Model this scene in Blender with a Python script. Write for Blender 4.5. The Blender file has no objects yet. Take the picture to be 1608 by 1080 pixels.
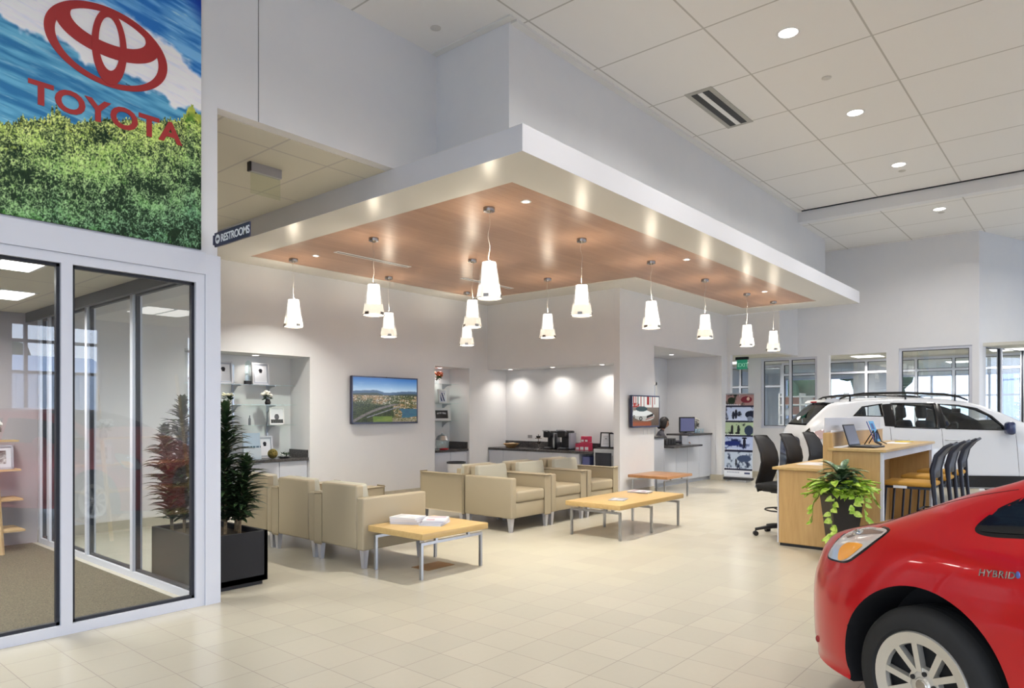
import bpy, bmesh, math, random
import numpy as np
from mathutils import Vector, Matrix, noise
R = math.radians
PI = math.pi
scene = bpy.context.scene
COL = scene.collection
random.seed(7)

# ---------------------------------------------------------------- camera
# level camera with a vertical lens shift; world X and Y are the two wall directions
HC = 1.42
cd = bpy.data.cameras.new('camera')
cd.sensor_fit = 'HORIZONTAL'
cd.sensor_width = 36.0
cd.lens = 36.0 * 1088.0 / 1608.0
cd.shift_y = (648.0 - 540.0) / 1608.0
cd.clip_start = 0.05
cam = bpy.data.objects.new('camera', cd)
COL.objects.link(cam)
AC = math.atan(926 / 1088.0)
cam.location = (0, 0, HC)
cam.rotation_euler = (PI / 2, 0, AC - PI / 2)
scene.camera = cam
FW = Vector((math.cos(AC), math.sin(AC), 0))
RT = Vector((math.sin(AC), -math.cos(AC), 0))

# ---------------------------------------------------------------- view, world
scene.view_settings.view_transform = 'Standard'
scene.view_settings.look = 'None'
scene.view_settings.gamma = 1
scene.view_settings.use_curve_mapping = False
scene.view_settings.exposure = 0.05
cy = scene.cycles
cy.use_denoising = True
cy.max_bounces = 10
cy.diffuse_bounces = 5
cy.glossy_bounces = 4
cy.transmission_bounces = 6
cy.transparent_max_bounces = 16
cy.caustics_reflective = False
cy.caustics_refractive = False
cy.sample_clamp_indirect = 6.0

w = bpy.data.worlds.new('World')
scene.world = w
w.use_nodes = True
nt = w.node_tree
nt.nodes.clear()
wo = nt.nodes.new('ShaderNodeOutputWorld')
bg = nt.nodes.new('ShaderNodeBackground')
tc = nt.nodes.new('ShaderNodeTexCoord')
sp = nt.nodes.new('ShaderNodeSeparateXYZ')
cr = nt.nodes.new('ShaderNodeValToRGB')
cr.color_ramp.elements[0].position = 0.0
cr.color_ramp.elements[0].color = (0.80, 0.865, 1.0, 1)
cr.color_ramp.elements[1].position = 0.6
cr.color_ramp.elements[1].color = (0.44, 0.60, 0.95, 1)
nt.links.new(tc.outputs['Generated'], sp.inputs[0])
nt.links.new(sp.outputs['Z'], cr.inputs[0])
nt.links.new(cr.outputs[0], bg.inputs[0])
bg.inputs[1].default_value = 6.5
nt.links.new(bg.outputs[0], wo.inputs[0])


def portal(name, loc, rot, sx, sy):
    l = bpy.data.lights.new(name, 'AREA')
    l.shape = 'RECTANGLE'
    l.size = sx
    l.size_y = sy
    l.cycles.is_portal = True
    o = bpy.data.objects.new(name, l)
    COL.objects.link(o)
    o.location = loc
    o.rotation_euler = rot
    return o


# daylight comes in through the glazed front of the hall, behind the camera
portal('daylight_portal', (9.2, -7.7, 1.75), (R(90), 0, 0), 18.0, 3.3)
portal('daylight_portal', (-6.5, -1.5, 1.75), (R(90), 0, R(-90)), 10.4, 3.3)
portal('daylight_portal', (-4.6, -7.7, 1.75), (R(90), 0, 0), 7.0, 3.3)
portal('daylight_portal', (22.75, 3.65, 1.5), (R(90), 0, R(90)), 8.3, 2.1)
portal('daylight_portal', (22.75, -4.1, 1.8), (R(90), 0, R(90)), 6.3, 2.9)


def area(name, loc, size, power, col=(1, 0.93, 0.84), rot=(0, 0, 0), spread=180, size_y=None):
    l = bpy.data.lights.new(name, 'AREA')
    if size_y:
        l.shape = 'RECTANGLE'
        l.size_y = size_y
    else:
        l.shape = 'DISK'
    l.size = size
    l.energy = power
    l.color = col
    l.spread = R(spread)
    o = bpy.data.objects.new(name, l)
    COL.objects.link(o)
    o.location = loc
    o.rotation_euler = rot
    return o


P_DOWN = 32.0      # each ceiling downlight
P_PEND = 10.0       # each pendant lamp
P_NICHE = 5.0      # each niche spot
P_TROF = 42.0      # each office troffer

# ---------------------------------------------------------------- materials
MATS = {}


def mat(name, col=(0.8, 0.8, 0.8), rough=0.5, metal=0.0, emit=None, es=0.0, coat=0.0, spec=0.5, alpha=None, trans=0.0, ior=1.45):
    if name in MATS:
        return MATS[name]
    m = bpy.data.materials.new(name)
    m.use_nodes = True
    b = m.node_tree.nodes['Principled BSDF']
    b.inputs['Base Color'].default_value = (*col, 1)
    b.inputs['Roughness'].default_value = rough
    b.inputs['Metallic'].default_value = metal
    b.inputs['Specular IOR Level'].default_value = spec
    b.inputs['Coat Weight'].default_value = coat
    b.inputs['Coat Roughness'].default_value = 0.04
    b.inputs['Transmission Weight'].default_value = trans
    b.inputs['IOR'].default_value = ior
    if emit:
        b.inputs['Emission Color'].default_value = (*emit, 1)
        b.inputs['Emission Strength'].default_value = es
    MATS[name] = m
    return m


def nodes(m):
    return m.node_tree.nodes, m.node_tree.links, m.node_tree.nodes['Principled BSDF']


def pos_node(m):
    n, l, b = nodes(m)
    g = n.new('ShaderNodeNewGeometry')
    return g.outputs['Position']


def mapped(m, src, loc=(0, 0, 0), scale=(1, 1, 1), rot=(0, 0, 0)):
    n, l, b = nodes(m)
    mp = n.new('ShaderNodeMapping')
    mp.inputs['Location'].default_value = loc
    mp.inputs['Scale'].default_value = scale
    mp.inputs['Rotation'].default_value = rot
    l.new(src, mp.inputs[0])
    return mp.outputs[0]


def objco(m):
    n, l, b = nodes(m)
    return n.new('ShaderNodeTexCoord').outputs['Object']


def noise_tex(m, vec, scale, detail=4, rough=0.55):
    n, l, b = nodes(m)
    t = n.new('ShaderNodeTexNoise')
    t.inputs['Scale'].default_value = scale
    t.inputs['Detail'].default_value = detail
    t.inputs['Roughness'].default_value = rough
    l.new(vec, t.inputs['Vector'])
    return t.outputs['Fac']


def ramp(m, fac, stops):
    n, l, b = nodes(m)
    r = n.new('ShaderNodeValToRGB')
    els = r.color_ramp.elements
    while len(els) < len(stops):
        els.new(0.5)
    for e, (p, c) in zip(els, stops):
        e.position = p
        e.color = (*c, 1)
    l.new(fac, r.inputs[0])
    return r.outputs[0]


def bump(m, height, strength=0.2, dist=0.01):
    n, l, b = nodes(m)
    bp = n.new('ShaderNodeBump')
    bp.inputs['Strength'].default_value = strength
    bp.inputs['Distance'].default_value = dist
    l.new(height, bp.inputs['Height'])
    l.new(bp.outputs[0], b.inputs['Normal'])


def mix(m, fac, a, bb, mode='MIX'):
    n, l, b = nodes(m)
    x = n.new('ShaderNodeMix')
    x.data_type = 'RGBA'
    x.blend_type = mode
    for s, v in ((x.inputs['Factor'], fac), (x.inputs['A'], a), (x.inputs['B'], bb)):
        if isinstance(v, (int, float)):
            s.default_value = v
        elif isinstance(v, tuple):
            s.default_value = (*v, 1)
        else:
            l.new(v, s)
    return x.outputs['Result']


def brick(m, vec, c1, c2, mortar, bw, rh, msize, offset=0.0, smooth=0.1):
    n, l, b = nodes(m)
    t = n.new('ShaderNodeTexBrick')
    t.offset = offset
    t.squash = 1.0
    t.inputs['Color1'].default_value = (*c1, 1)
    t.inputs['Color2'].default_value = (*c2, 1)
    t.inputs['Mortar'].default_value = (*mortar, 1)
    t.inputs['Scale'].default_value = 1.0
    t.inputs['Brick Width'].default_value = bw
    t.inputs['Row Height'].default_value = rh
    t.inputs['Mortar Size'].default_value = msize
    t.inputs['Mortar Smooth'].default_value = smooth
    t.inputs['Bias'].default_value = 0.0
    l.new(vec, t.inputs['Vector'])
    return t


def grained(name, dark, light, scale=(1, 12, 12), rough=0.4, nscale=3.0, spec=0.5, coat=0.0):
    m = mat(name, light, rough, spec=spec, coat=coat)
    v = mapped(m, objco(m), scale=scale)
    f = noise_tex(m, v, nscale, 6, 0.6)
    n, l, b = nodes(m)
    l.new(ramp(m, f, [(0.3, dark), (0.7, light)]), b.inputs['Base Color'])
    return m


def speckled(name, c1, c2, scale, rough=0.7, bs=0.0, stops=(0.4, 0.6)):
    m = mat(name, c1, rough)
    f = noise_tex(m, pos_node(m), scale, 3, 0.6)
    n, l, b = nodes(m)
    l.new(ramp(m, f, [(stops[0], c1), (stops[1], c2)]), b.inputs['Base Color'])
    if bs:
        bump(m, f, bs, 0.005)
    return m


def glass(name, tint=(0.93, 0.97, 0.98), refl=1.0, ior=1.45):
    m = bpy.data.materials.new(name)
    m.use_nodes = True
    n = m.node_tree.nodes
    l = m.node_tree.links
    n.clear()
    out = n.new('ShaderNodeOutputMaterial')
    mx = n.new('ShaderNodeMixShader')
    tr = n.new('ShaderNodeBsdfTransparent')
    tr.inputs[0].default_value = (*tint, 1)
    gl = n.new('ShaderNodeBsdfGlossy')
    gl.inputs[0].default_value = (refl, refl, refl, 1)
    gl.inputs[1].default_value = 0.0
    # Schlick reflectance, the same from both sides of the pane
    lw = n.new('ShaderNodeLayerWeight')
    lw.inputs['Blend'].default_value = 0.5
    pw = n.new('ShaderNodeMath')
    pw.operation = 'POWER'
    pw.inputs[1].default_value = 5.0
    l.new(lw.outputs['Facing'], pw.inputs[0])
    f0 = 1.8 * ((ior - 1) / (ior + 1)) ** 2
    ma = n.new('ShaderNodeMath')
    ma.operation = 'MULTIPLY_ADD'
    ma.inputs[1].default_value = 1 - f0
    ma.inputs[2].default_value = f0
    l.new(pw.outputs[0], ma.inputs[0])
    l.new(ma.outputs[0], mx.inputs[0])
    l.new(tr.outputs[0], mx.inputs[1])
    l.new(gl.outputs[0], mx.inputs[2])
    l.new(mx.outputs[0], out.inputs[0])
    MATS[name] = m
    return m


M_WALL = speckled('wall_paint', (0.765, 0.768, 0.785), (0.78, 0.78, 0.79), 3.0, 0.55)
M_WHITE = mat('white_gloss_paint', (0.78, 0.77, 0.74), 0.35)
M_FRAME = mat('white_aluminium', (0.66, 0.68, 0.75), 0.4, 0.1)
M_GASKET = mat('black_gasket', (0.02, 0.022, 0.03), 0.5)
M_BASE = speckled('base_tile', (0.50, 0.46, 0.36), (0.55, 0.50, 0.40), 9.0, 0.4)
M_CHROME = mat('brushed_nickel', (0.36, 0.33, 0.30), 0.25, 1.0)
M_STEEL = mat('steel_leg', (0.50, 0.52, 0.56), 0.3, 1.0)
M_BLACK = mat('black_plastic', (0.012, 0.012, 0.014), 0.45)
M_DARK = mat('dark_grey', (0.03, 0.031, 0.035), 0.5)
M_CAB = mat('white_laminate', (0.57, 0.60, 0.67), 0.4)
M_COUNTER = speckled('dark_quartz', (0.035, 0.033, 0.036), (0.09, 0.085, 0.085), 60.0, 0.25)
M_GLASS = glass('clear_glass', ior=1.62)
M_TINTG = glass('tinted_glass', (0.50, 0.54, 0.58))
M_SHELFG = glass('shelf_glass', (0.90, 0.965, 0.95))
M_WHITEPL = mat('white_plastic', (0.82, 0.82, 0.82), 0.4)
M_PAPER = mat('paper', (0.80, 0.81, 0.84), 0.7)
M_LED = mat('lamp_glow', (1, 1, 1), 0.5, emit=(1, 0.97, 0.92), es=9.0)
M_WOODT = grained('beech_laminate', (0.50, 0.33, 0.13), (0.59, 0.41, 0.175), (1, 10, 10), 0.35)
M_WOODD = grained('desk_beech', (0.50, 0.31, 0.12), (0.59, 0.38, 0.16), (10, 10, 1), 0.4)
M_BROWNW = grained('reddish_table_wood', (0.34, 0.16, 0.07), (0.46, 0.24, 0.10), (1, 10, 10), 0.3)

# cream floor tile
M_FLOOR = mat('floor_tile', (0.7, 0.64, 0.5), 0.22)
n, l, b = nodes(M_FLOOR)
v = mapped(M_FLOOR, pos_node(M_FLOOR), loc=(-1.40 + 0.288 * 50, -2.11 + 0.288 * 100, 0))
t = brick(M_FLOOR, v, (0.50, 0.468, 0.385), (0.54, 0.503, 0.41), (0.24, 0.21, 0.17), 0.288, 0.288, 0.0026, 0.0, 0.2)
cl = noise_tex(M_FLOOR, pos_node(M_FLOOR), 1.6, 3)
c2 = noise_tex(M_FLOOR, pos_node(M_FLOOR), 26, 3)
base = mix(M_FLOOR, ramp(M_FLOOR, cl, [(0.35, (0, 0, 0)), (0.7, (0.10, 0.10, 0.10))]), t.outputs['Color'], (0.56, 0.48, 0.40))
base = mix(M_FLOOR, ramp(M_FLOOR, c2, [(0.45, (0, 0, 0)), (0.75, (0.12, 0.12, 0.12))]), base, (0.45, 0.43, 0.36))
l.new(base, b.inputs['Base Color'])
inv = n.new('ShaderNodeMath')
inv.operation = 'MULTIPLY_ADD'
inv.inputs[1].default_value = 0.35
inv.inputs[2].default_value = 0.22
l.new(t.outputs['Fac'], inv.inputs[0])
l.new(inv.outputs[0], b.inputs['Roughness'])
b.inputs['Specular IOR Level'].default_value = 0.45

# office carpet
M_CARPET = speckled('office_carpet', (0.065, 0.055, 0.036), (0.14, 0.12, 0.08), 110.0, 0.95, 0.4)
M_ASPH = speckled('asphalt', (0.20, 0.20, 0.20), (0.26, 0.26, 0.26), 20.0, 0.9)


def tile_ceiling(name, lx, ly, w_, h_, col=(0.84, 0.825, 0.805), ms=0.011):
    m = mat(name, col, 0.8)
    v = mapped(m, pos_node(m), loc=(-lx + w_ * 40, -ly + h_ * 40, 0))
    t = brick(m, v, col, tuple(c * 0.985 for c in col), (0.52, 0.50, 0.47), w_, h_, ms, 0.0, 0.3)
    n, l, b = nodes(m)
    l.new(t.outputs['Color'], b.inputs['Base Color'])
    bump(m, noise_tex(m, pos_node(m), 90, 2), 0.06, 0.003)
    return m


M_CEIL = tile_ceiling('ceiling_tile', 4.92, 1.66, 1.152, 1.165)
M_CEIL2 = tile_ceiling('low_ceiling_tile', 0.9, 5.5, 0.58, 1.16, (0.66, 0.64, 0.56), 0.012)
M_SOFFIT = mat('soffit_paint', (0.74, 0.73, 0.68), 0.27, spec=0.45)

# reddish wood panel overhead
M_WOODC = mat('cherry_panel', (0.4, 0.2, 0.1), 0.3, spec=0.5)
n, l, b = nodes(M_WOODC)
v = mapped(M_WOODC, pos_node(M_WOODC), loc=(50, 50, 0))
t = brick(M_WOODC, v, (0.34, 0.19, 0.12), (0.42, 0.25, 0.165), (0.24, 0.13, 0.08), 1.4, 0.085, 0.0012, 0.43, 0.1)
v2 = mapped(M_WOODC, pos_node(M_WOODC), scale=(1.4, 26, 1))
g = noise_tex(M_WOODC, v2, 3, 6, 0.65)
l.new(mix(M_WOODC, ramp(M_WOODC, g, [(0.3, (0, 0, 0)), (0.75, (0.55, 0.55, 0.55))]), t.outputs['Color'], (0.48, 0.31, 0.21)), b.inputs['Base Color'])
bump(M_WOODC, noise_tex(M_WOODC, mapped(M_WOODC, pos_node(M_WOODC), scale=(3, 3, 1)), 5, 2), 0.10, 0.01)

# seats
M_VINYL = mat('beige_vinyl', (0.375, 0.315, 0.215), 0.42, spec=0.4)
bump(M_VINYL, noise_tex(M_VINYL, objco(M_VINYL), 220, 2), 0.08, 0.002)
M_VINYL_LIT = mat('beige_vinyl_lit', (0.44, 0.42, 0.34), 0.45, spec=0.4)  # same beige vinyl, lightened to paint the light on the back cushions


# ---------------------------------------------------------------- mesh builder
class MB:
    def __init__(s):
        s.v = []
        s.f = []
        s.m = []

    def add(s, verts, faces, mi=0):
        o = len(s.v)
        s.v.extend([tuple(q) for q in verts])
        s.f.extend([tuple(o + i for i in f) for f in faces])
        s.m.extend([mi] * len(faces))
        return s

    def box(s, x0, x1, y0, y1, z0, z1, mi=0):
        if x0 > x1: x0, x1 = x1, x0
        if y0 > y1: y0, y1 = y1, y0
        if z0 > z1: z0, z1 = z1, z0
        v = [(x, y, z) for z in (z0, z1) for y in (y0, y1) for x in (x0, x1)]
        return s.add(v, [(0, 2, 3, 1), (4, 5, 7, 6), (0, 1, 5, 4), (2, 6, 7, 3), (0, 4, 6, 2), (1, 3, 7, 5)], mi)

    def rbox(s, x0, x1, y0, y1, z0, z1, r=0.01, seg=2, mi=0, M=None):
        bm = bmesh.new()
        bmesh.ops.create_cube(bm, size=1.0)
        for q in bm.verts:
            q.co = Vector(((x0 + x1) / 2 + q.co.x * (x1 - x0), (y0 + y1) / 2 + q.co.y * (y1 - y0), (z0 + z1) / 2 + q.co.z * (z1 - z0)))
        r = min(r, abs(x1 - x0) * .49, abs(y1 - y0) * .49, abs(z1 - z0) * .49)
        bmesh.ops.bevel(bm, geom=list(bm.edges), offset=r, segments=seg, profile=0.5, affect='EDGES')
        if M is not None:
            bm.transform(M)
        bm.verts.index_update()
        s.add([q.co.copy() for q in bm.verts], [[q.index for q in f.verts] for f in bm.faces], mi)
        bm.free()
        return s

    def cyl(s, p0, p1, r0, r1=None, n=20, caps=True, mi=0):
        if r1 is None: r1 = r0
        return s.tube([p0, p1], [r0, r1], n, caps, mi)

    def tube(s, pts, r, n=10, caps=True, mi=0):
        pts = [Vector(p) for p in pts]
        if not isinstance(r, (list, tuple)): r = [r] * len(pts)
        up = None
        vs = []
        for i, p in enumerate(pts):
            a = pts[min(i + 1, len(pts) - 1)] - pts[max(i - 1, 0)]
            if a.length < 1e-9: a = Vector((0, 0, 1))
            a.normalize()
            if up is None:
                up = Vector((0, 0, 1)) if abs(a.z) < 0.9 else Vector((1, 0, 0))
            x = a.cross(up)
            if x.length < 1e-6: x = a.cross(Vector((0, 1, 0)))
            x.normalize()
            y = x.cross(a).normalized()
            up = y
            for k in range(n):
                t = 2 * PI * k / n
                vs.append(p + (x * math.cos(t) + y * math.sin(t)) * r[i])
        fs = []
        for i in range(len(pts) - 1):
            for k in range(n):
                k2 = (k + 1) % n
                fs.append((i * n + k, (i + 1) * n + k, (i + 1) * n + k2, i * n + k2))
        if caps:
            fs.append(tuple(range(n)))
            e = (len(pts) - 1) * n
            fs.append(tuple(e + k for k in reversed(range(n))))
        return s.add(vs, fs, mi)

    def lathe(s, prof, c=(0, 0, 0), n=24, mi=0, axis='z', closed=False, caps=True):
        vs = []
        for (r, z) in prof:
            for k in range(n):
                t = 2 * PI * k / n
                if axis == 'z':
                    vs.append((c[0] + r * math.cos(t), c[1] + r * math.sin(t), c[2] + z))
                elif axis == 'y':
                    vs.append((c[0] + r * math.cos(t), c[1] + z, c[2] + r * math.sin(t)))
                else:
                    vs.append((c[0] + z, c[1] + r * math.cos(t), c[2] + r * math.sin(t)))
        fs = []
        m = len(prof)
        for i in range(m if closed else m - 1):
            j = (i + 1) % m
            for k in range(n):
                k2 = (k + 1) % n
                q = (i * n + k, i * n + k2, j * n + k2, j * n + k)
                fs.append(q if axis == 'z' else q[::-1])
        if not closed and caps:
            if prof[0][0] > 1e-6: fs.append(tuple(reversed(range(n))) if axis == 'z' else tuple(range(n)))
            if prof[-1][0] > 1e-6:
                e = (m - 1) * n
                fs.append(tuple(e + k for k in range(n)) if axis == 'z' else tuple(e + k for k in reversed(range(n))))
        return s.add(vs, fs, mi)

    def prism(s, poly, a, b, plane='xz', mi=0):
        """poly in the named plane, extruded from a to b along the third axis"""
        n = len(poly)

        def P(u, w_, t):
            return {'xz': (u, t, w_), 'xy': (u, w_, t), 'yz': (t, u, w_)}[plane]
        vs = [P(u, w_, a) for u, w_ in poly] + [P(u, w_, b) for u, w_ in poly]
        fs = [tuple(range(n)), tuple(reversed(range(n, 2 * n)))]
        for i in range(n):
            j = (i + 1) % n
            fs.append((j, i, n + i, n + j))
        return s.add(vs, fs, mi)

    def grid(s, P, nu, nv, mi=0):
        """P is a flat list of (nu+1)*(nv+1) points"""
        fs = []
        for j in range(nv):
            for i in range(nu):
                a = j * (nu + 1) + i
                fs.append((a, a + 1, a + nu + 2, a + nu + 1))
        return s.add(P, fs, mi)

    def sphere(s, c, r, n=14, m=8, sc=(1, 1, 1), mi=0):
        vs = []
        for j in range(1, m):
            ph = PI * j / m
            for k in range(n):
                t = 2 * PI * k / n
                vs.append((c[0] + r * sc[0] * math.sin(ph) * math.cos(t), c[1] + r * sc[1] * math.sin(ph) * math.sin(t), c[2] + r * sc[2] * math.cos(ph)))
        vs.append((c[0], c[1], c[2] + r * sc[2]))
        vs.append((c[0], c[1], c[2] - r * sc[2]))
        T_ = len(vs) - 2
        fs = []
        for j in range(m - 2):
            for k in range(n):
                k2 = (k + 1) % n
                fs.append((j * n + k, (j + 1) * n + k, (j + 1) * n + k2, j * n + k2))
        for k in range(n):
            k2 = (k + 1) % n
            fs.append((T_, k, k2))
            fs.append((T_ + 1, (m - 2) * n + k2, (m - 2) * n + k))
        return s.add(vs, fs, mi)

    def xf(s, M, start=0):
        for i in range(start, len(s.v)):
            s.v[i] = tuple(M @ Vector(s.v[i]))
        return s


def recalc(me):
    bm = bmesh.new()
    bm.from_mesh(me)
    bmesh.ops.recalc_face_normals(bm, faces=bm.faces)
    bm.to_mesh(me)
    bm.free()


def mesh_of(name, mb, mats, smooth=35, fix=True):
    me = bpy.data.meshes.new(name)
    me.from_pydata(mb.v, [], mb.f)
    if not isinstance(mats, (list, tuple)): mats = [mats]
    for q in mats: me.materials.append(q)
    me.polygons.foreach_set('material_index', mb.m)
    if fix: recalc(me)
    if smooth:
        me.polygons.foreach_set('use_smooth', [True] * len(me.polygons))
        me.set_sharp_from_angle(angle=R(smooth))
    me.update()
    return me


def obj(name, mb, mats, parent=None, loc=(0, 0, 0), rot=(0, 0, 0), smooth=35, fix=True, label=None):
    me = mb if isinstance(mb, bpy.types.Mesh) else mesh_of(name, mb, mats, smooth, fix)
    o = bpy.data.objects.new(name, me)
    COL.objects.link(o)
    o.location = loc
    o.rotation_euler = rot
    if parent: o.parent = parent
    if label: o['label'] = label
    return o


def tag(o, label, cat, group=None, kind=None):
    o['label'] = label
    o['category'] = cat
    if group: o['group'] = group
    if kind: o['kind'] = kind
    return o


def thing(name, label, cat, loc=(0, 0, 0), rz=0.0, group=None):
    o = bpy.data.objects.new(name, None)
    o.empty_display_size = 0.1
    COL.objects.link(o)
    o.location = loc
    o.rotation_euler = (0, 0, rz)
    return tag(o, label, cat, group)


def struct(name, mb, mats, label=None, smooth=0, parent=None):
    o = obj(name, mb, mats, smooth=smooth, parent=parent)
    if not parent: o['kind'] = 'structure'
    if label: o['label'] = label
    return o


def dup(root, loc=None, rz=None, label=None):
    def rec(o, par):
        c = o.copy()
        COL.objects.link(c)
        if par: c.parent = par
        for ch in [q for q in COL.objects if q.parent == o]:
            rec(ch, c)
        return c
    c = rec(root, None)
    if loc is not None: c.location = loc
    if rz is not None: c.rotation_euler = (0, 0, rz)
    if label: c['label'] = label
    return c


def textmesh(body, size, extrude=0.002, bold=0.0, align='LEFT', spacing=1.0, shear=0.0):
    cu = bpy.data.curves.new('t', 'FONT')
    cu.body = body
    cu.size = size
    cu.extrude = extrude
    cu.offset = bold
    cu.align_x = align
    cu.space_character = spacing
    cu.shear = shear
    cu.resolution_u = 4
    o = bpy.data.objects.new('t', cu)
    COL.objects.link(o)
    dg = bpy.context.evaluated_depsgraph_get()
    me = bpy.data.meshes.new_from_object(o.evaluated_get(dg))
    bpy.data.objects.remove(o)
    bpy.data.curves.remove(cu)
    return me


def textobj(name, body, size, m, parent, loc, rot, **k):
    me = textmesh(body, size, **k)
    me.materials.clear()
    me.materials.append(m)
    return obj(name, me, m, parent, loc, rot)


def picture(name, w_, h_, nx, ny, fn, parent, loc, rz=0.0, emit=0.0, rough=0.5, tilt=0.0, label=None, spec=0.3):
    """flat picture: a fine grid whose colours (colour attribute) are painted by fn(U, V) -> rgb arrays in 0..1 sRGB"""
    xs = np.linspace(0, 1, nx + 1)
    ys = np.linspace(0, 1, ny + 1)
    U, V = np.meshgrid(xs, ys)
    rgb = np.clip(fn(U, V), 0, 1)
    lin = np.where(rgb <= 0.04045, rgb / 12.92, ((rgb + 0.055) / 1.055) ** 2.4)
    pts = np.stack([(U - 0.5) * w_, U * 0, (V - 0.5) * h_], -1).reshape(-1, 3)
    mb = MB()
    mb.grid([tuple(p) for p in pts], nx, ny)
    me = mesh_of(name, mb, [], smooth=0, fix=False)
    at = me.color_attributes.new('paint', 'FLOAT_COLOR', 'POINT')
    cc = np.ones((len(me.vertices), 4), dtype=np.float32)
    cc[:, :3] = lin.reshape(-1, 3)
    at.data.foreach_set('color', cc.ravel())
    key = 'picture_%s_%s' % (rough, emit)
    if key not in MATS:
        m = mat(key, (1, 1, 1), rough, spec=spec)
        n, l, b = nodes(m)
        a = n.new('ShaderNodeAttribute')
        a.attribute_name = 'paint'
        if emit:
            b.inputs['Base Color'].default_value = (0.02, 0.02, 0.02, 1)
            l.new(a.outputs['Color'], b.inputs['Emission Color'])
            b.inputs['Emission Strength'].default_value = emit
        else:
            l.new(a.outputs['Color'], b.inputs['Base Color'])
    me.materials.append(MATS[key])
    return obj(name, me, None, parent, loc, (tilt, 0, rz), label=label)

# ---------------------------------------------------------------- structure
def seg_frame(p0, p1):
    p0 = Vector((p0[0], p0[1], 0))
    p1 = Vector((p1[0], p1[1], 0))
    d = (p1 - p0)
    L = d.length
    d.normalize()
    M = Matrix.Translation(p0) @ Matrix(((d.x, -d.y, 0, 0), (d.y, d.x, 0, 0), (0, 0, 1, 0), (0, 0, 0, 1)))
    return M, L


def wall_seg(mb, p0, p1, z0, z1, th, ops=()):
    """wall from p0 to p1, thickness to the left of the direction; ops = (a, b, za, zb) openings"""
    M, L = seg_frame(p0, p1)
    st = len(mb.v)
    us = sorted(set([0, L] + [o[0] for o in ops] + [o[1] for o in ops]))
    for a, b_ in zip(us[:-1], us[1:]):
        mid = (a + b_) / 2
        cut = [o for o in ops if o[0] < mid < o[1]]
        zs = z0
        for o in sorted(cut, key=lambda q: q[2]):
            if o[2] > zs + 1e-4: mb.box(a, b_, 0, th, zs, o[2])
            zs = o[3]
        if zs < z1 - 1e-4: mb.box(a, b_, 0, th, zs, z1)
    mb.xf(M, st)
    return mb


def walls(name, segs, mats=M_WALL):
    mb = MB()
    for s in segs: wall_seg(mb, *s)
    return struct(name, mb, mats)


WN = [0]


def window(p0, p1, za, zb, cols=(), rows=(), fw=0.05, dep=0.08, glassm=M_GLASS, gasket=0.012, label=None, name=None, v0=0.0, nogasket=False):
    """glazed frame; cols and rows are the mullion positions in metres; children: pane, gasket"""
    WN[0] += 1
    M, L = seg_frame(p0, p1)
    f = MB()
    f.box(0, L, v0, v0 + dep, za, za + fw).box(0, L, v0, v0 + dep, zb - fw, zb)
    f.box(0, fw, v0, v0 + dep, za + fw, zb - fw).box(L - fw, L, v0, v0 + dep, za + fw, zb - fw)
    for c in cols: f.box(c - fw / 2, c + fw / 2, v0, v0 + dep, za + fw, zb - fw)
    ee = [fw] + [q for c in cols for q in (c - fw / 2, c + fw / 2)] + [L - fw]
    for r_ in rows:
        for a, b_ in zip(ee[::2], ee[1::2]): f.box(a, b_, v0 + dep * .05, v0 + dep * .95, r_ - fw / 2, r_ + fw / 2)
    f.xf(M)
    o = struct(name or 'window_%d' % WN[0], f, M_FRAME, label=label)
    xs = [fw / 2] + list(cols) + [L - fw / 2]
    g = MB()
    k = MB()
    for a, b_ in zip(xs[:-1], xs[1:]):
        ys = [za + fw / 2] + list(rows) + [zb - fw / 2]
        for c, d in zip(ys[:-1], ys[1:]):
            x0, x1, y0, y1 = a + fw / 2, b_ - fw / 2, c + fw / 2, d - fw / 2
            g.add([(x0, v0 + dep / 2, y0), (x1, v0 + dep / 2, y0), (x1, v0 + dep / 2, y1), (x0, v0 + dep / 2, y1)], [(0, 1, 2, 3)])
            q = gasket
            if not nogasket:
                for (e0, e1, e2, e3) in ((x0, x1, y0, y0 + q), (x0, x1, y1 - q, y1), (x0, x0 + q, y0, y1), (x1 - q, x1, y0, y1)):
                    k.box(e0, e1, v0 + dep * .3, v0 + dep * .7, e2, e3)
    g.xf(M)
    obj('pane', g, glassm, o, smooth=0, fix=False)
    if not nogasket:
        k.xf(M)
        obj('gasket', k, M_GASKET, o, smooth=0)
    return o


# floors
struct('floor', MB().box(-6.2, 26, -7.9, 11, -0.1, 0.0), M_FLOOR, 'cream square floor tiles')
struct('floor', MB().box(-6.0, 2.36, 5.13, 8.88, 0.0, 0.006), M_CARPET, 'brown speckled carpet of the glass office')
struct('ground', MB().box(-60, 80, -90, -8.0, -0.25, -0.12), M_ASPH, 'grey asphalt outside')
struct('ground', MB().box(26, 90, -60, 60, -0.25, -0.12), M_ASPH, 'grey asphalt outside')

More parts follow.
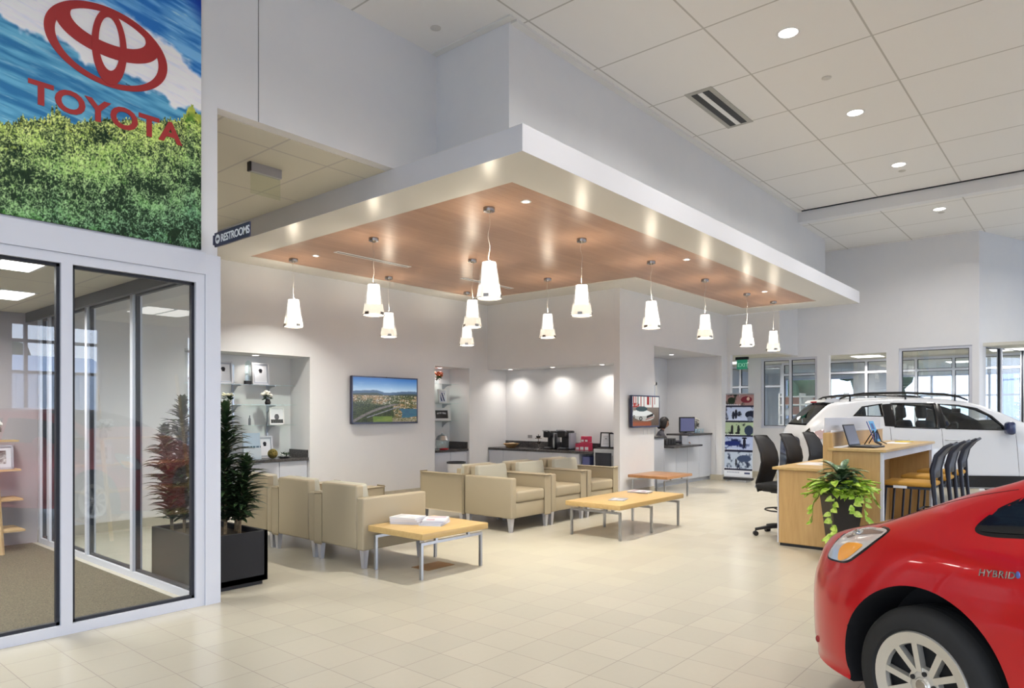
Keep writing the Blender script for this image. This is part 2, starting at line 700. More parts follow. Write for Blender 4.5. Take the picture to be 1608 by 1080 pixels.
# ceilings
struct('ceiling', MB().box(-6.2, 12.69, -7.9, 5.2, 5.0, 5.1), M_CEIL, 'high tiled ceiling of the hall')
struct('ceiling', MB().box(12.85, 22.5, -7.9, 6.3, 4.80, 4.9), M_CEIL, 'lower tiled ceiling at the far end')
struct('trim_1', MB().box(12.69, 12.85, -7.9, 4.12, 4.80, 5.1), M_WALL, 'ceiling step')
struct('trim_2', MB().box(12.66, 12.69, -7.9, 4.12, 4.985, 5.0), M_GASKET, 'dark strip standing for the shadow gap of the ceiling step')  # solid black strip drawn in place of the gap's shadow
struct('ceiling', MB().box(-6.2, 4.26, 5.19, 9.2, 3.715, 3.8), M_CEIL2, 'low tiled ceiling above the lounge edge')
struct('trim_3', MB().box(4.82, 12.69, 4.045, 4.12, 4.975, 5.0).box(4.725, 4.80, 4.045, 5.08, 4.985, 5.0), M_WHITE, 'white edge angle of the ceiling')

# dropped canopy over the lounge: painted slab with a recessed wood field
sl = MB()
WX0, WX1, WX2, WY0, WY1, WY2 = 4.76, 9.32, 13.52, 4.05, 8.62, 5.45
CX0, CX1, CY0 = 4.245, 14.288, 3.505
M_FASC = mat('fascia_paint', (0.72, 0.725, 0.76), 0.5)
struct('trim_7', MB().box(4.24, 14.2885, 3.50, 3.505, 3.499, 3.72).box(4.24, 4.245, 3.505, 9.088, 3.499, 3.7145), M_FASC, 'pale lavender fascia of the canopy')
sl.box(CX0, WX0, CY0, 9.09, 3.5, 3.70)
sl.box(WX0, CX1, CY0, WY0, 3.5, 3.70)
sl.box(WX0, WX1, WY1, 9.09, 3.5, 3.70)
sl.box(WX1, 9.95, WY2, 9.09, 3.5, 3.70)
sl.box(9.95, WX2, WY2, 6.11, 3.5, 3.70)
sl.box(WX2, CX1, WY0, 6.11, 3.5, 3.70)
sl.box(CX0, CX1, CY0, 6.11, 3.70, 3.72)
sl.box(CX0, 9.95, 6.11, 9.09, 3.70, 3.72)
struct('ceiling', sl, M_SOFFIT, 'white dropped canopy')
wd = MB()
wd.box(WX0, WX1, WY0, WY1, 3.508, 3.53).box(WX1, WX2, WY0, WY2, 3.508, 3.53)
struct('ceiling', wd, M_WOODC, 'reddish wood panel set in the canopy')

# walls
walls('wall_upper', [((4.8, 4.12), (14.29, 4.12), 3.72, 5.12, 1.2)])
walls('wall_left', [((-6.2, 5.08), (2.54, 5.08), 2.59, 5.1, 0.12), ((2.54, 5.08), (4.8, 5.08), 3.72, 5.1, 0.12)])
struct('trim_4', MB().box(2.872, 2.876, 5.078, 5.08, 3.72, 5.0), M_DARK, 'thin joint in the wall')
walls('wall_back', [((-6.2, 9.09), (9.95, 9.09), 0, 3.76, 0.1, [(10.3, 12.18, 0, 2.26), (14.75, 15.64, 0, 2.26)])])
walls('wall_coffee', [((9.95, 9.09), (9.95, 6.2305), 2.26, 3.5, 0.10)])
walls('wall_reception', [((9.95, 6.11), (14.29, 6.11), 0, 3.5, 0.12, [(1.16, 4.05, 0, 2.62)]), ])
walls('wall_pier', [((14.2901, 6.2295), (14.2901, 5.0), 0, 3.50, 0.12, [(0.19, 1.2301, 0, 2.65)]), ((14.4102, 5.0), (15.3999, 5.0), 2.65, 4.8, 0.12)])


def alcove(name, x0, x1, y0, y1, z, t=0.08, left=True, right=True, ceil=True):
    m = MB()
    m.box(x0 - t, x1 + t, y1, y1 + t, 0, z + t)
    if left: m.box(x0 - t, x0, y0, y1, 0, z + t)
    if right: m.box(x1, x1 + t, y0, y1, 0, z + t)
    m.box(x0 - t, x1 + t, y0, y1, z, z + t)
    return struct(name, m, M_WALL)


alcove('wall_niche', 4.1, 5.98, 9.19, 9.62, 2.26)
alcove('wall_niche', 8.55, 9.44, 9.19, 9.62, 2.26)
cf = MB()
cf.box(10.5, 10.6, 6.2, 9.19, 0, 2.36).box(9.95, 10.6, 9.09, 9.19, 0, 2.36).box(10.05, 10.5, 6.2, 6.228, 0, 2.36).box(10.05, 10.5, 6.228, 9.09, 2.26, 2.36)
struct('wall_coffee_niche', cf, M_WALL)
al = MB()
al.box(10.75, 14.17, 7.4, 7.5, 0, 2.8).box(10.65, 10.75, 6.23, 7.5, 0, 2.8).box(14.05, 14.17, 6.23, 7.4, 0, 2.8).box(10.75, 14.05, 6.23, 7.4, 2.62, 2.8)
struct('wall_alcove', al, M_WALL)
d1 = struct('door_1', MB().box(12.55, 13.42, 7.35, 7.4, 0, 2.02), M_CAB, 'grey door behind the reception counter')
fr_ = MB().box(12.49, 12.55, 7.34, 7.4, 0, 2.08).box(13.42, 13.48, 7.34, 7.4, 0, 2.08).box(12.49, 13.48, 7.34, 7.4, 2.02, 2.08)
obj('door_frame', fr_, M_WHITE, d1, smooth=0)
# far wall with its openings, header ceiling of the passage
walls('wall_far', [((15.4, 6.09), (15.4, 1.73), 0, 4.8, 0.12, [(0.29, 1.49, 1.08, 2.62), (1.73, 2.81, 0, 2.63), (3.03, 4.25, 1.05, 2.69)])])
A0 = Vector((15.4, 1.73, 0))
AD = Vector((0.937, -0.350, 0)).normalized()
A1 = A0 + AD * 6.0
walls('wall_angled', [((A0.x, A0.y), (A1.x, A1.y), 0, 4.8, 0.12, [(0.22, 2.9, 0.35, 2.70)])])
struct('ceiling', MB().box(14.411, 15.399, 5.12, 8.2, 2.65, 2.7).box(15.521, 22.5, -0.5, 8.2, 2.66, 2.72), M_CEIL2, 'low tiled ceiling beyond the far wall')
walls('wall_passage', [((14.2905, 6.2305), (14.2905, 8.2), 0, 2.7, -0.118), ((14.2, 8.2), (22.5, 8.2), 0, 2.7, 0.12)])
walls('wall_outer', [((22.5, 8.2), (22.5, -7.9), 0, 4.9, -0.12, [(0.5, 8.6, 0.5, 2.5), (9.2, 15.4, 0.4, 3.2)])])
window((22.5, 7.7), (22.5, -0.4), 0.5, 2.5, cols=[1.35, 2.7, 4.05, 5.4, 6.75], rows=[1.9], label='daylit windows across the back offices', nogasket=True, glassm=M_TINTG)
window((22.5, -1.0), (22.5, -7.2), 0.4, 3.2, cols=[1.5, 3.0, 4.5], rows=[2.4], label='tall windows at the far side', nogasket=True, glassm=M_TINTG)
walls('wall_partition', [((18.2, 4.5), (22.4, 4.5), 0, 2.66, 0.1)])
window((15.43, 5.8), (15.43, 4.6), 1.08, 2.62, cols=[0.63], label='white framed window with a slim mullion, left of the far wall')
window((15.43, 3.06), (15.43, 1.84), 1.05, 2.69, label='single pane window above the white car')
window((A0.x + AD.x * .22, A0.y + AD.y * .22), (A0.x + AD.x * 2.9, A0.y + AD.y * 2.9), 0.35, 2.70, cols=[0.62, 1.5], label='tall window in the angled wall', v0=0.02)
# glass office front seen through the open doorway in the far wall
window((17.3, 6.0), (17.3, 1.2), 0.0, 2.64, cols=[1.1, 1.9, 2.9, 3.6], rows=[2.35], label='glazed partition of the office behind the doorway')
dg_ = window((17.9, 7.9), (17.9, 6.2), 0.0, 2.64, cols=[0.6, 1.1], rows=[2.1], label='glass doors at the end of the passage', name='door_2')

# outer shell of the hall (behind and beside the camera)
walls('wall_front', [((-6.2, -7.5), (22.5, -7.5), 0, 5.0, -0.12, [(0.6, 5.4, 0.15, 3.35), (10.47, 12.27, 0.12, 3.4), (14.2, 18.6, 0.12, 3.4), (19.2, 23.6, 0.12, 3.4), (24.2, 28.2, 0.12, 3.4)])])
for a, b_, cc in ((-5.6, -0.8, [1.6, 3.2]), (4.27, 6.07, [0.32]), (8.0, 12.4, [1.47, 2.94]), (13.0, 17.4, [1.47, 2.94]), (18.0, 22.0, [2.0])):
    window((a, -7.5), (b_, -7.5), 0.12, 3.4, cols=cc, rows=[1.35, 2.30, 2.98], fw=0.07, label='front window of the hall', v0=-0.1, nogasket=True)
walls('wall_side', [((-6.2, -7.6), (-6.2, 9.2), 0, 5.0, 0.12, [(1.1, 11.1, 0.12, 3.4)])])
window((-6.25, -6.5), (-6.25, 3.5), 0.12, 3.4, cols=[2.0, 4.0, 6.0, 8.0], rows=[2.3], fw=0.07, label='side window of the hall', nogasket=True)
struct('ground', MB().box(-60, -8, -8, 60, -0.25, -0.12), M_ASPH, 'grey asphalt outside')

# baseboards
bb = MB()
bb.box(9.95, 11.11, 6.10, 6.11, 0, 0.11).box(14.0, 14.29, 6.10, 6.11, 0, 0.11).box(13.99, 14.0, 6.10, 6.36, 0, 0.11)
bb.box(14.28, 14.29, 6.04, 6.10, 0, 0.11)
struct('baseboard_reception', bb, M_BASE)
struct('baseboard_back', MB().box(-6, 4.1, 9.08, 9.09, 0, 0.11).box(5.98, 8.55, 9.08, 9.09, 0, 0.11).box(9.44, 9.95, 9.08, 9.09, 0, 0.11), M_BASE)
struct('baseboard_far', MB().box(15.388, 15.4, 4.36, 6.09, 0, 0.11).box(15.388, 15.4, 1.73, 3.28, 0, 0.11), M_BASE)

# glass office: front wall, side wall, ceiling, back wall
front = window((-2.4, 5.04), (2.424, 5.04), 0.0, 2.439, cols=[0.74, 2.34, 3.93], fw=0.065, dep=0.09, label='white framed glass wall of the office, facing the hall', gasket=0.02)
post = struct('trim_5', MB().box(2.425, 2.54, 5.03, 5.14, 0, 2.59).box(-6.2, 2.4249, 5.028, 5.078, 2.44, 2.60), M_FRAME, 'white corner post and head of the glass wall')
window((2.42, 5.15), (2.42, 8.88), 0.0, 2.50, cols=[1.22, 2.30, 3.40], fw=0.055, dep=-0.08, label='side glass wall of the office', gasket=0.02)
struct('ceiling', MB().box(-6.2, 2.42, 5.13, 8.9, 2.50, 2.58), M_CEIL2, 'tiled ceiling of the glass office')
walls('wall_office', [((-6.2, 8.9), (2.42, 8.9), 0, 3.74, 0.1), ((2.42, 8.9), (2.42, 5.2), 2.5, 3.74, 0.10), ((-6.2, 5.2), (-6.2, 8.9), 0, 2.6, -0.1)],
      mat('grey_mauve_paint', (0.36, 0.33, 0.35), 0.6))
struct('trim_6', MB().box(2.30, 2.335, 5.14, 8.88, 2.40, 2.50), M_DARK, 'dark blind pocket above the side glass')

# outside: pale industrial building and trees
ext = MB()
ext.box(-14, 16, -42, -34, 0, 3.6)
for i in range(60): ext.box(-14 + i * .5, -13.8 + i * .5, -33.98, -33.9, 0, 3.5)
ext.prism([(-42, 3.6), (-34, 3.6), (-38, 4.8)], -14, 16, 'yz')
tag(obj('building', ext, mat('white_siding', (0.72, 0.74, 0.76), 0.5), smooth=0), 'long white ribbed metal building outside', 'building')
far = MB()
far.box(44, 50, -22, 4, 0, 4.2).box(43.9, 44, -20, 2, 3.2, 3.6)
for i in range(9): far.box(43.85, 43.95, -20 + i * 2.5, -18.4 + i * 2.5, .6, 2.4, 1)
tag(obj('building', far, [mat('grey_siding', (.45, .48, .52), .6), M_GASKET], smooth=0), 'low grey building with dark windows far behind the back offices', 'building')
M_LEAFO = speckled('outdoor_leaf', (0.03, 0.06, 0.02), (0.08, 0.12, 0.04), 6.0, 0.8)
for i, x in enumerate((3.0, 8.5, 14.2, -3.5)):
    tr_ = thing('tree', 'dark green tree outside, %s' % ('seen over the white building', 'right of the first tree', 'rightmost of the outdoor trees', 'leftmost of the outdoor trees')[i], 'tree', (x, -48 - i, 0))
    obj('trunk', MB().cyl((0, 0, 0), (0, 0, 4), 0.25, 0.15, 8), M_BROWNW, tr_)
    cr_ = MB()
    for k in range(9):
        cr_.sphere((random.uniform(-1.6, 1.6), random.uniform(-1, 1), random.uniform(3.5, 7.0 - i * .5)), random.uniform(.8, 1.5), 10, 6)
    obj('crown', cr_, M_LEAFO, tr_)

for i, (x, y) in enumerate(((38.0, 13.5), (40.0, 9.0), (39.0, -4.5))):
    tr_ = thing('tree', ['dark green tree outside, behind the left far window', 'dark green tree outside, behind the doorway of the far wall', 'dark green tree outside, behind the single pane window'][i], 'tree', (x, y, 0))
    obj('trunk', MB().cyl((0, 0, 0), (0, 0, 3), 0.2, 0.12, 8), M_BROWNW, tr_)
    cr_ = MB()
    for k in range(12):
        cr_.sphere((random.uniform(-1.2, 1.2), random.uniform(-1.5, 1.5), random.uniform(1.6, 4.6)), random.uniform(.6, 1.1), 10, 6)
    obj('crown', cr_, M_LEAFO, tr_)
for i, (x, y, c) in enumerate(((30.5, 9.3, (.10, .12, .16)), (30.5, 3.0, (.5, .5, .52)), (31.0, -3.5, (.30, .05, .05)))):
    cr_ = thing('parked_car', ['dark car parked outside behind the left far window', 'silver car parked outside behind the doorway of the far wall', 'dark red car parked outside to the right'][i], 'car', (x, y, -.12), R(90))
    obj('body', MB().prism([(-2.2, .3), (-2.2, .75), (-1.9, .95), (-1.2, 1.0), (-.7, 1.42), (.7, 1.45), (1.3, 1.0), (2.1, .85), (2.25, .6), (2.2, .3)], -.85, .85, 'xz'), mat('outdoor_paint_%d' % i, c, .3, coat=.6), cr_, smooth=25)
    obj('windows', MB().prism([(-1.05, 1.0), (-.65, 1.37), (.65, 1.39), (1.15, 1.0)], -.86, .86, 'xz'), M_GASKET, cr_, smooth=0)
    for sx_ in (-1.4, 1.4):
        for sy_ in (-1, 1):
            obj('wheel', MB().lathe([(.0001, -.1), (.33, -.1), (.33, .1), (.0001, .1)], (sx_, sy_ * .78, .33), n=24, axis='y'), M_BLACK, cr_)

# ---------------------------------------------------------------- lamps
def downlight(label, x, y, z, r=0.085, power=None, light=True, cat='ceiling light', name='downlight', group=None, col=(1, 0.965, 0.92), src=None):
    if src is None:
        t = thing(name, label, cat, (x, y, z), 0, group)
        obj('trim_ring', MB().lathe([(r, 0.0), (r, -0.004), (r + 0.012, -0.006), (r + 0.022, -0.003), (r + 0.022, 0.0)], n=32), M_WHITEPL, t)
        obj('lens', MB().lathe([(0.0001, -0.0025), (r, -0.0025), (r, 0.0)], n=32), M_LED, t)
    else:
        t = dup(src, (x, y, z), label=label)
    if light:
        area('downlight_lamp', (x, y, z - 0.012), r * 1.9, P_DOWN if power is None else power, col, spread=150)
    return t


dlabels = ['round ceiling downlight nearest the camera, in the high tiled ceiling', 'second round downlight along the high ceiling, past the air vent',
           'third round downlight, nearest the ceiling step', 'round downlight in the lower ceiling past the step']
d0 = None
for i, (x, y, z) in enumerate(((6.66, 2.25, 5.0), (8.95, 2.24, 5.0), (11.23, 2.23, 5.0), (13.35, 2.05, 4.8))):
    q = downlight(dlabels[i], x, y, z, group='downlights in the hall ceiling', src=d0)
    d0 = d0 or q
for x in (-2.0, 2.1, 6.6, 11.2, 15.5):  # extra downlight rows out of view, added to light the hall
    for y in (-0.7, -3.4):
        downlight('unseen round downlight added to light the car side of the hall', x, y, 4.8 if x > 12.7 else 5.0, src=d0, power=P_DOWN)
for x in (-1.6, 1.5, 4.4):  # more out-of-view downlights, added for the same extra light
    downlight('unseen round downlight added above the glass office front', x, 2.25, 5.0, src=d0, power=P_DOWN * .8)

# small adjustable lights in the wood panel
s0 = None
for i, (x, y) in enumerate(((5.30, 4.33), (5.32, 7.95), (8.72, 4.30), (11.9, 4.42))):
    lab = ['small recessed spot at the near corner of the wood panel', 'small recessed spot at the left end of the wood panel',
           'small recessed spot by the middle of the panel edge', 'small recessed spot towards the far end of the wood panel'][i]
    q = downlight(lab, x, y, 3.505, 0.032, light=False, name='recessed_spot', group='small spots in the wood panel', src=s0)
    s0 = s0 or q
    area('spot_lamp', (x, y, 3.49), 0.06, 46, (1, 0.95, 0.85), spread=110)


def slot_diffuser(label, x0, x1, y, z, name='slot_diffuser', wd_=0.10):
    t = thing(name, label, 'air vent', ((x0 + x1) / 2, y, z))
    L = (x1 - x0) / 2
    obj('frame', MB().box(-L, L, -wd_ / 2, wd_ / 2, -.006, 0), M_WHITEPL, t, smooth=0)
    obj('slot', MB().box(-L + .03, L - .03, -.004, .014, -.0075, -.006), M_BLACK, t, smooth=0)
    return t


slot_diffuser('long white slot air diffuser near the left end of the wood panel', 5.35, 6.6, 7.55, 3.507)
slot_diffuser('long white slot air diffuser near the inner corner of the wood panel', 7.66, 8.85, 7.54, 3.507)
t = thing('supply_vent', 'grey framed two slot air vent in the high tiled ceiling', 'air vent', (7.80, 3.42, 5.0))
obj('frame', MB().box(-.6, .6, -.16, .16, -.008, 0), mat('vent_grey', (0.40, 0.39, 0.36), .5), t, smooth=0)
obj('slot', MB().box(-.54, .54, -.105, -.03, -.012, -.008), M_BLACK, t, smooth=0)
obj('slot', MB().box(-.54, .54, .03, .105, -.012, -.008), M_BLACK, t, smooth=0)
obj('vane', MB().box(-.54, .54, -.028, .028, -.013, -.008), M_WHITEPL, t, smooth=0)
sp0 = None
for i, (x, y, z) in enumerate(((7.82, 2.24, 5.0), (11.55, 2.25, 5.0), (13.6, 2.06, 4.8), (4.45, 4.72, 5.0))):
    m_ = MB().lathe([(0.0001, -.012), (.035, -.012), (.05, -.004), (.05, 0)], n=20)
    o = obj('sprinkler', m_, mat('sprinkler_cap', (.6, .58, .54), .5), None, (x, y, z))
    tag(o, ['flat round sprinkler cap between the two nearest downlights', 'flat sprinkler cap just past the third downlight', 'flat sprinkler cap beside the downlight past the ceiling step', 'flat sprinkler cap in the ceiling corner near the upper wall'][i], 'sprinkler')

# pendants
M_SHIN = mat('pendant_inner', (1, 1, 1), 0.5, emit=(1, 0.95, 0.86), es=1.6)
M_SHOUT = bpy.data.materials.new('pendant_outer')
M_SHOUT.use_nodes = True
n = M_SHOUT.node_tree.nodes
l = M_SHOUT.node_tree.links
n.clear()
out = n.new('ShaderNodeOutputMaterial')
mx = n.new('ShaderNodeMixShader')
tr = n.new('ShaderNodeBsdfTransparent')
df = n.new('ShaderNodeBsdfTranslucent')
df.inputs[0].default_value = (0.95, 0.94, 0.92, 1)
df2 = n.new('ShaderNodeBsdfDiffuse')
df2.inputs[0].default_value = (0.9, 0.9, 0.88, 1)
ad = n.new('ShaderNodeMixShader')
ad.inputs[0].default_value = 0.4
oc = n.new('ShaderNodeTexCoord')
sx = n.new('ShaderNodeSeparateXYZ')
l.new(oc.outputs['Object'], sx.inputs[0])
mr = n.new('ShaderNodeMapRange')
mr.inputs[1].default_value = 0.12
mr.inputs[2].default_value = 0.15
mr.inputs[3].default_value = 0.94
mr.inputs[4].default_value = 0.16
l.new(sx.outputs['Z'], mr.inputs[0])
l.new(mr.outputs[0], mx.inputs[0])
l.new(df.outputs[0], ad.inputs[1])
l.new(df2.outputs[0], ad.inputs[2])
l.new(tr.outputs[0], mx.inputs[1])
l.new(ad.outputs[0], mx.inputs[2])
l.new(mx.outputs[0], out.inputs[0])

PZ = 2.58
pend = None
plist = [(5.22, 4.75, 'largest, nearest glass pendant lamp below the near corner of the wood panel'),
         (5.23, 6.62, 'glass pendant lamp second from the left, by the left slot diffuser'),
         (5.23, 8.34, 'leftmost glass pendant lamp, near the back wall'),
         (6.83, 6.52, 'glass pendant lamp hanging just left of and behind the largest one'),
         (6.87, 8.33, 'third glass pendant lamp from the left, close to the television wall'),
         (8.62, 8.36, 'glass pendant lamp lowest in view, under the one beside the largest'),
         (6.87, 4.75, 'second pendant lamp of the front row, with a curling cord'),
         (8.55, 6.55, 'glass pendant lamp in front of the coffee niche'),
         (8.50, 4.72, 'third pendant lamp of the front row, by the wall screen'),
         (10.2, 4.72, 'fourth pendant lamp of the front row, before the reception opening'),
         (11.88, 4.72, 'pendant lamp second from the far end of the front row'),
         (13.05, 4.68, 'farthest pendant lamp, at the end of the front row')]
for i, (x, y, lab) in enumerate(plist):
    if pend is None:
        t = thing('pendant_lamp', lab, 'pendant lamp', (x, y, PZ), 0, 'glass pendant lamps under the wood canopy')
        obj('ceiling_rose', MB().lathe([(.0001, .875), (.02, .875), (.028, .885), (.058, .888), (.06, .892), (.06, .926), (.0001, .926)], n=24), M_CHROME, t)
        cord = [(0.018 * math.sin(k * .9) * (1 - k / 12.), 0.008 * math.sin(k * 1.3), .88 - k * .0425) for k in range(13)]
        obj('cord', MB().tube(cord, 0.0022, 6), mat('clear_cord', (.62, .60, .56), .35), t)
        obj('inner_shade', MB().lathe([(.0001, .372), (.068, .37), (.07, .36), (.083, .14), (.0001, .138)], n=28), M_SHIN, t)
        obj('outer_shade', MB().lathe([(.071, .368), (.074, .36), (.128, .008)], n=36), M_SHOUT, t, fix=False)
        cap = MB().lathe([(.0001, .384), (.03, .384), (.035, .374), (.035, .372), (.0001, .372)], n=16)
        obj('cap', cap, M_CHROME, t)
        clip = MB()
        for k in range(4):
            a = k * PI / 2 + .5
            st = len(clip.v)
            clip.box(-.026, .026, -.006, .006, 0.006, .036)
            clip.xf(Matrix.Rotation(a, 4, 'Z') @ Matrix.Translation((0, -.124, 0)), st)
        clip.lathe([(.127, .0), (.1315, .0), (.1315, .009), (.127, .009)], n=36, closed=True)
        obj('rim', clip, M_CHROME, t)
        pend = t
    else:
        dup(pend, (x, y, PZ), rz=i * 1.3, label=lab)
    area('pendant_downlight', (x, y, PZ + .03), .2, P_PEND, (1, .88, .70), spread=140)
    area('pendant_uplight', (x, y, PZ + .40), .10, P_PEND * .3, (1, .86, .66), rot=(PI, 0, 0))

# niche spots
n0 = None
for i, (x, y, lab) in enumerate(((10.2, 8.72, 'small spot over the left end of the coffee counter'), (10.2, 7.70, 'small spot over the middle of the coffee counter'),
                                 (10.2, 6.62, 'small spot over the right end of the coffee counter'), (8.98, 9.42, 'small spot in the narrow shelf niche'),
                                 (5.27, 9.40, 'small spot in the wide shelf niche'), (4.55, 9.40, 'small spot in the hidden end of the wide niche'), (13.0, 6.75, 'small spot above the reception counter'), (12.0, 6.9, 'left spot above the reception counter'))):
    zz = 2.62 if i > 5 else 2.26
    q = downlight(lab, x, y, zz, 0.045, light=False, name='niche_spot', src=n0)
    n0 = n0 or q
    area('niche_lamp', (x, y, zz - .01), 0.07, P_NICHE * (1.6 if i > 5 else (.32 if i > 3 else (.55 if i > 2 else 1))), (1, 0.93, 0.84), spread=130)

# office troffers
M_TROF = mat('troffer_glow', (1, 1, 1), .5, emit=(1, .97, .92), es=3.2)
t0_ = None
for i, (x, y) in enumerate(((1.36, 5.95), (1.70, 7.60), (-0.9, 5.95), (-1.2, 7.6))):
    lab = ['square recessed office light nearest the front glass', 'square recessed office light by the bookshelf', 'recessed office light out at the left front', 'recessed office light out at the left back'][i]
    if t0_ is None:
        t = thing('troffer', lab, 'ceiling light', (x, y, 2.5), 0, 'square office ceiling lights')
        obj('frame', MB().box(-.3, .3, -.3, .3, -.006, 0).box(-.012, .012, -.28, .28, -.014, -.006), M_WHITEPL, t, smooth=0)
        obj('diffuser', MB().box(-.27, -.02, -.27, .27, -.012, -.006), M_TROF, t, smooth=0)
        obj('diffuser', MB().box(.02, .27, -.27, .27, -.012, -.006), M_TROF, t, smooth=0)
        t0_ = t
    else:
        dup(t0_, (x, y, 2.5), label=lab)
    area('troffer_lamp', (x, y, 2.47), .5, P_TROF, (1, .95, .88), spread=160)
# back offices and passage
for i, (x, y, e) in enumerate(((16.6, 3.9, 40), (16.6, 1.4, 40), (19.8, 2.6, 40), (16.6, 6.9, 30))):
    lab = ['square light over the back office behind the doorway', 'square light over the room behind the single pane window', 'square light deep in the back offices', 'square light over the passage'][i]
    dup(t0_, (x, y, 2.66), label=lab)
    area('office_lamp', (x, y, 2.63), .5, e, (1, .97, .93), spread=160)
area('lounge_recess_lamp', (3.2, 7.2, 3.72), .3, 30, (1, .93, .82))


# ---------------------------------------------------------------- lounge seats
def make_armchair(label):
    t = thing('armchair', label, 'armchair', (0, 0, 0), 0, 'beige lounge armchairs')
    W, D = .375, .385
    obj('seat_base', MB().rbox(-W + .095, W - .095, -D + .06, D - .015, .165, .345, .012), M_VINYL, t)
    for s in (-1, 1):
        obj('arm', MB().rbox(s * (W - .095), s * W, -D, D, .165, .645, .016, 3), M_VINYL, t)
    obj('seat_cushion', MB().rbox(-W + .10, W - .10, -D + .16, D, .345, .485, .035, 4), M_VINYL, t)
    bk = MB()
    bk.rbox(-W + .10, W - .10, -.045, .045, .0, .59, .022, 3)
    bk.xf(Matrix.Translation((0, -D + .045, .165)))
    obj('back_panel', bk, M_VINYL, t)
    cu_ = MB().rbox(-W + .105, W - .105, -.05, .05, 0, .29, .03, 4)
    cu_.xf(Matrix.Translation((0, -D + .135, .475)) @ Matrix.Rotation(R(9), 4, 'X'))
    obj('back_cushion', cu_, M_VINYL_LIT, t)
    for sx_ in (-1, 1):
        for sy_ in (-1, 1):
            lg = MB()
            st = 0
            a, b_ = .030, .018
            x, y = sx_ * (W - .04), sy_ * (D - .045)
            lg.add([(x - a, y - a, .168), (x + a, y - a, .168), (x + a, y + a, .168), (x - a, y + a, .168), (x - b_, y - b_, 0), (x + b_, y - b_, 0), (x + b_, y + b_, 0), (x - b_, y + b_, 0)],
                   [(0, 1, 2, 3), (4, 7, 6, 5), (0, 4, 5, 1), (1, 5, 6, 2), (2, 6, 7, 3), (3, 7, 4, 0)])
            obj('leg', lg, mat('silver_leg', (.58, .58, .62), .35, .6), t, smooth=0)
    return t


ch0 = make_armchair('beige armchair seen from behind, nearest, beside the square table with magazines')
ch0.location = (4.285, 5.465, 0)
ch0.rotation_euler = (0, 0, -PI / 2)
for i, y in enumerate((6.235, 7.005)):
    dup(ch0, (4.285, y, 0), -PI / 2, ['beige armchair seen from behind, middle of the three by the planter', 'beige armchair seen from behind, half hidden by the black planter'][i])
for i, x in enumerate((6.575, 7.36, 8.165)):
    dup(ch0, (x, 5.67, 0), PI, ['beige armchair facing the hall, leftmost, showing its whole side', 'beige armchair facing the hall, middle one behind the long coffee table', 'beige armchair facing the hall, rightmost, next to the screen wall'][i])
for i, x in enumerate((6.575, 7.36, 8.165)):
    dup(ch0, (x, 6.47, 0), 0, ['beige armchair facing away, back to back with the leftmost hall-facing one', 'beige armchair facing away, its back against the middle hall-facing one', 'beige armchair facing away, closest to the coffee counter'][i])


def table(name, label, x0, x1, y0, y1, h, th, frames, m_top, axis='x'):
    """frames: list of positions; axis = direction of each leg frame"""
    cx, cy_ = (x0 + x1) / 2, (y0 + y1) / 2
    t = thing(name, label, 'table', (cx, cy_, 0))
    obj('table_top', MB().rbox(x0 - cx, x1 - cx, y0 - cy_, y1 - cy_, h - th, h, .006, 2), m_top, t)
    q = .0125
    for fpos in frames:
        f = MB()
        if axis == 'x':
            yy = fpos - cy_
            f.box(x0 - cx + .03, x1 - cx - .03, yy - q, yy + q, h - th - .055, h - th - .030)
            f.box(-.2 - q, -.2 + q, yy - q, yy + q, h - th - .03, h - th)
            f.box(.2 - q, .2 + q, yy - q, yy + q, h - th - .03, h - th)
            ends = [(x0 - cx + .03 + q, yy), (x1 - cx - .03 - q, yy)]
        else:
            xx = fpos - cx
            f.box(xx - q, xx + q, y0 - cy_ + .03, y1 - cy_ - .03, h - th - .055, h - th - .030)
            f.box(xx - q, xx + q, -.15 - q, -.15 + q, h - th - .03, h - th)
            f.box(xx - q, xx + q, .15 - q, .15 + q, h - th - .03, h - th)
            ends = [(xx, y0 - cy_ + .03 + q), (xx, y1 - cy_ - .03 - q)]
        obj('frame_rail', f, M_STEEL, t, smooth=0)
        for (a, b_) in ends:
            obj('leg', MB().box(a - q, a + q, b_ - q, b_ + q, 0, h - th - .055), M_STEEL, t, smooth=0)
    return t


table('side_table', 'square beech table with a stack of magazines beside the nearest armchair', 3.94, 4.76, 4.34, 5.07, .40, .055, [4.40, 5.01], M_WOODT)
table('coffee_table', 'long rectangular wooden coffee table on steel leg frames', 6.55, 8.07, 4.02, 4.76, .40, .055, [6.62, 7.32, 8.0], M_WOODT, 'y')
table('side_table', 'small reddish square table against the wall below the small screen', 10.12, 11.02, 5.33, 6.06, .385, .045, [5.40, 5.99], M_BROWNW)
t = tag(obj('floor_box', MB().box(-.17, .17, -.11, .11, 0, .003).box(-.15, .15, -.09, .09, .003, .0045), mat('brass_cover', (.30, .17, .07), .5, .3), None, (4.42, 4.72, 0)), 'brown rectangular outlet cover in the floor under the square table', 'floor outlet')


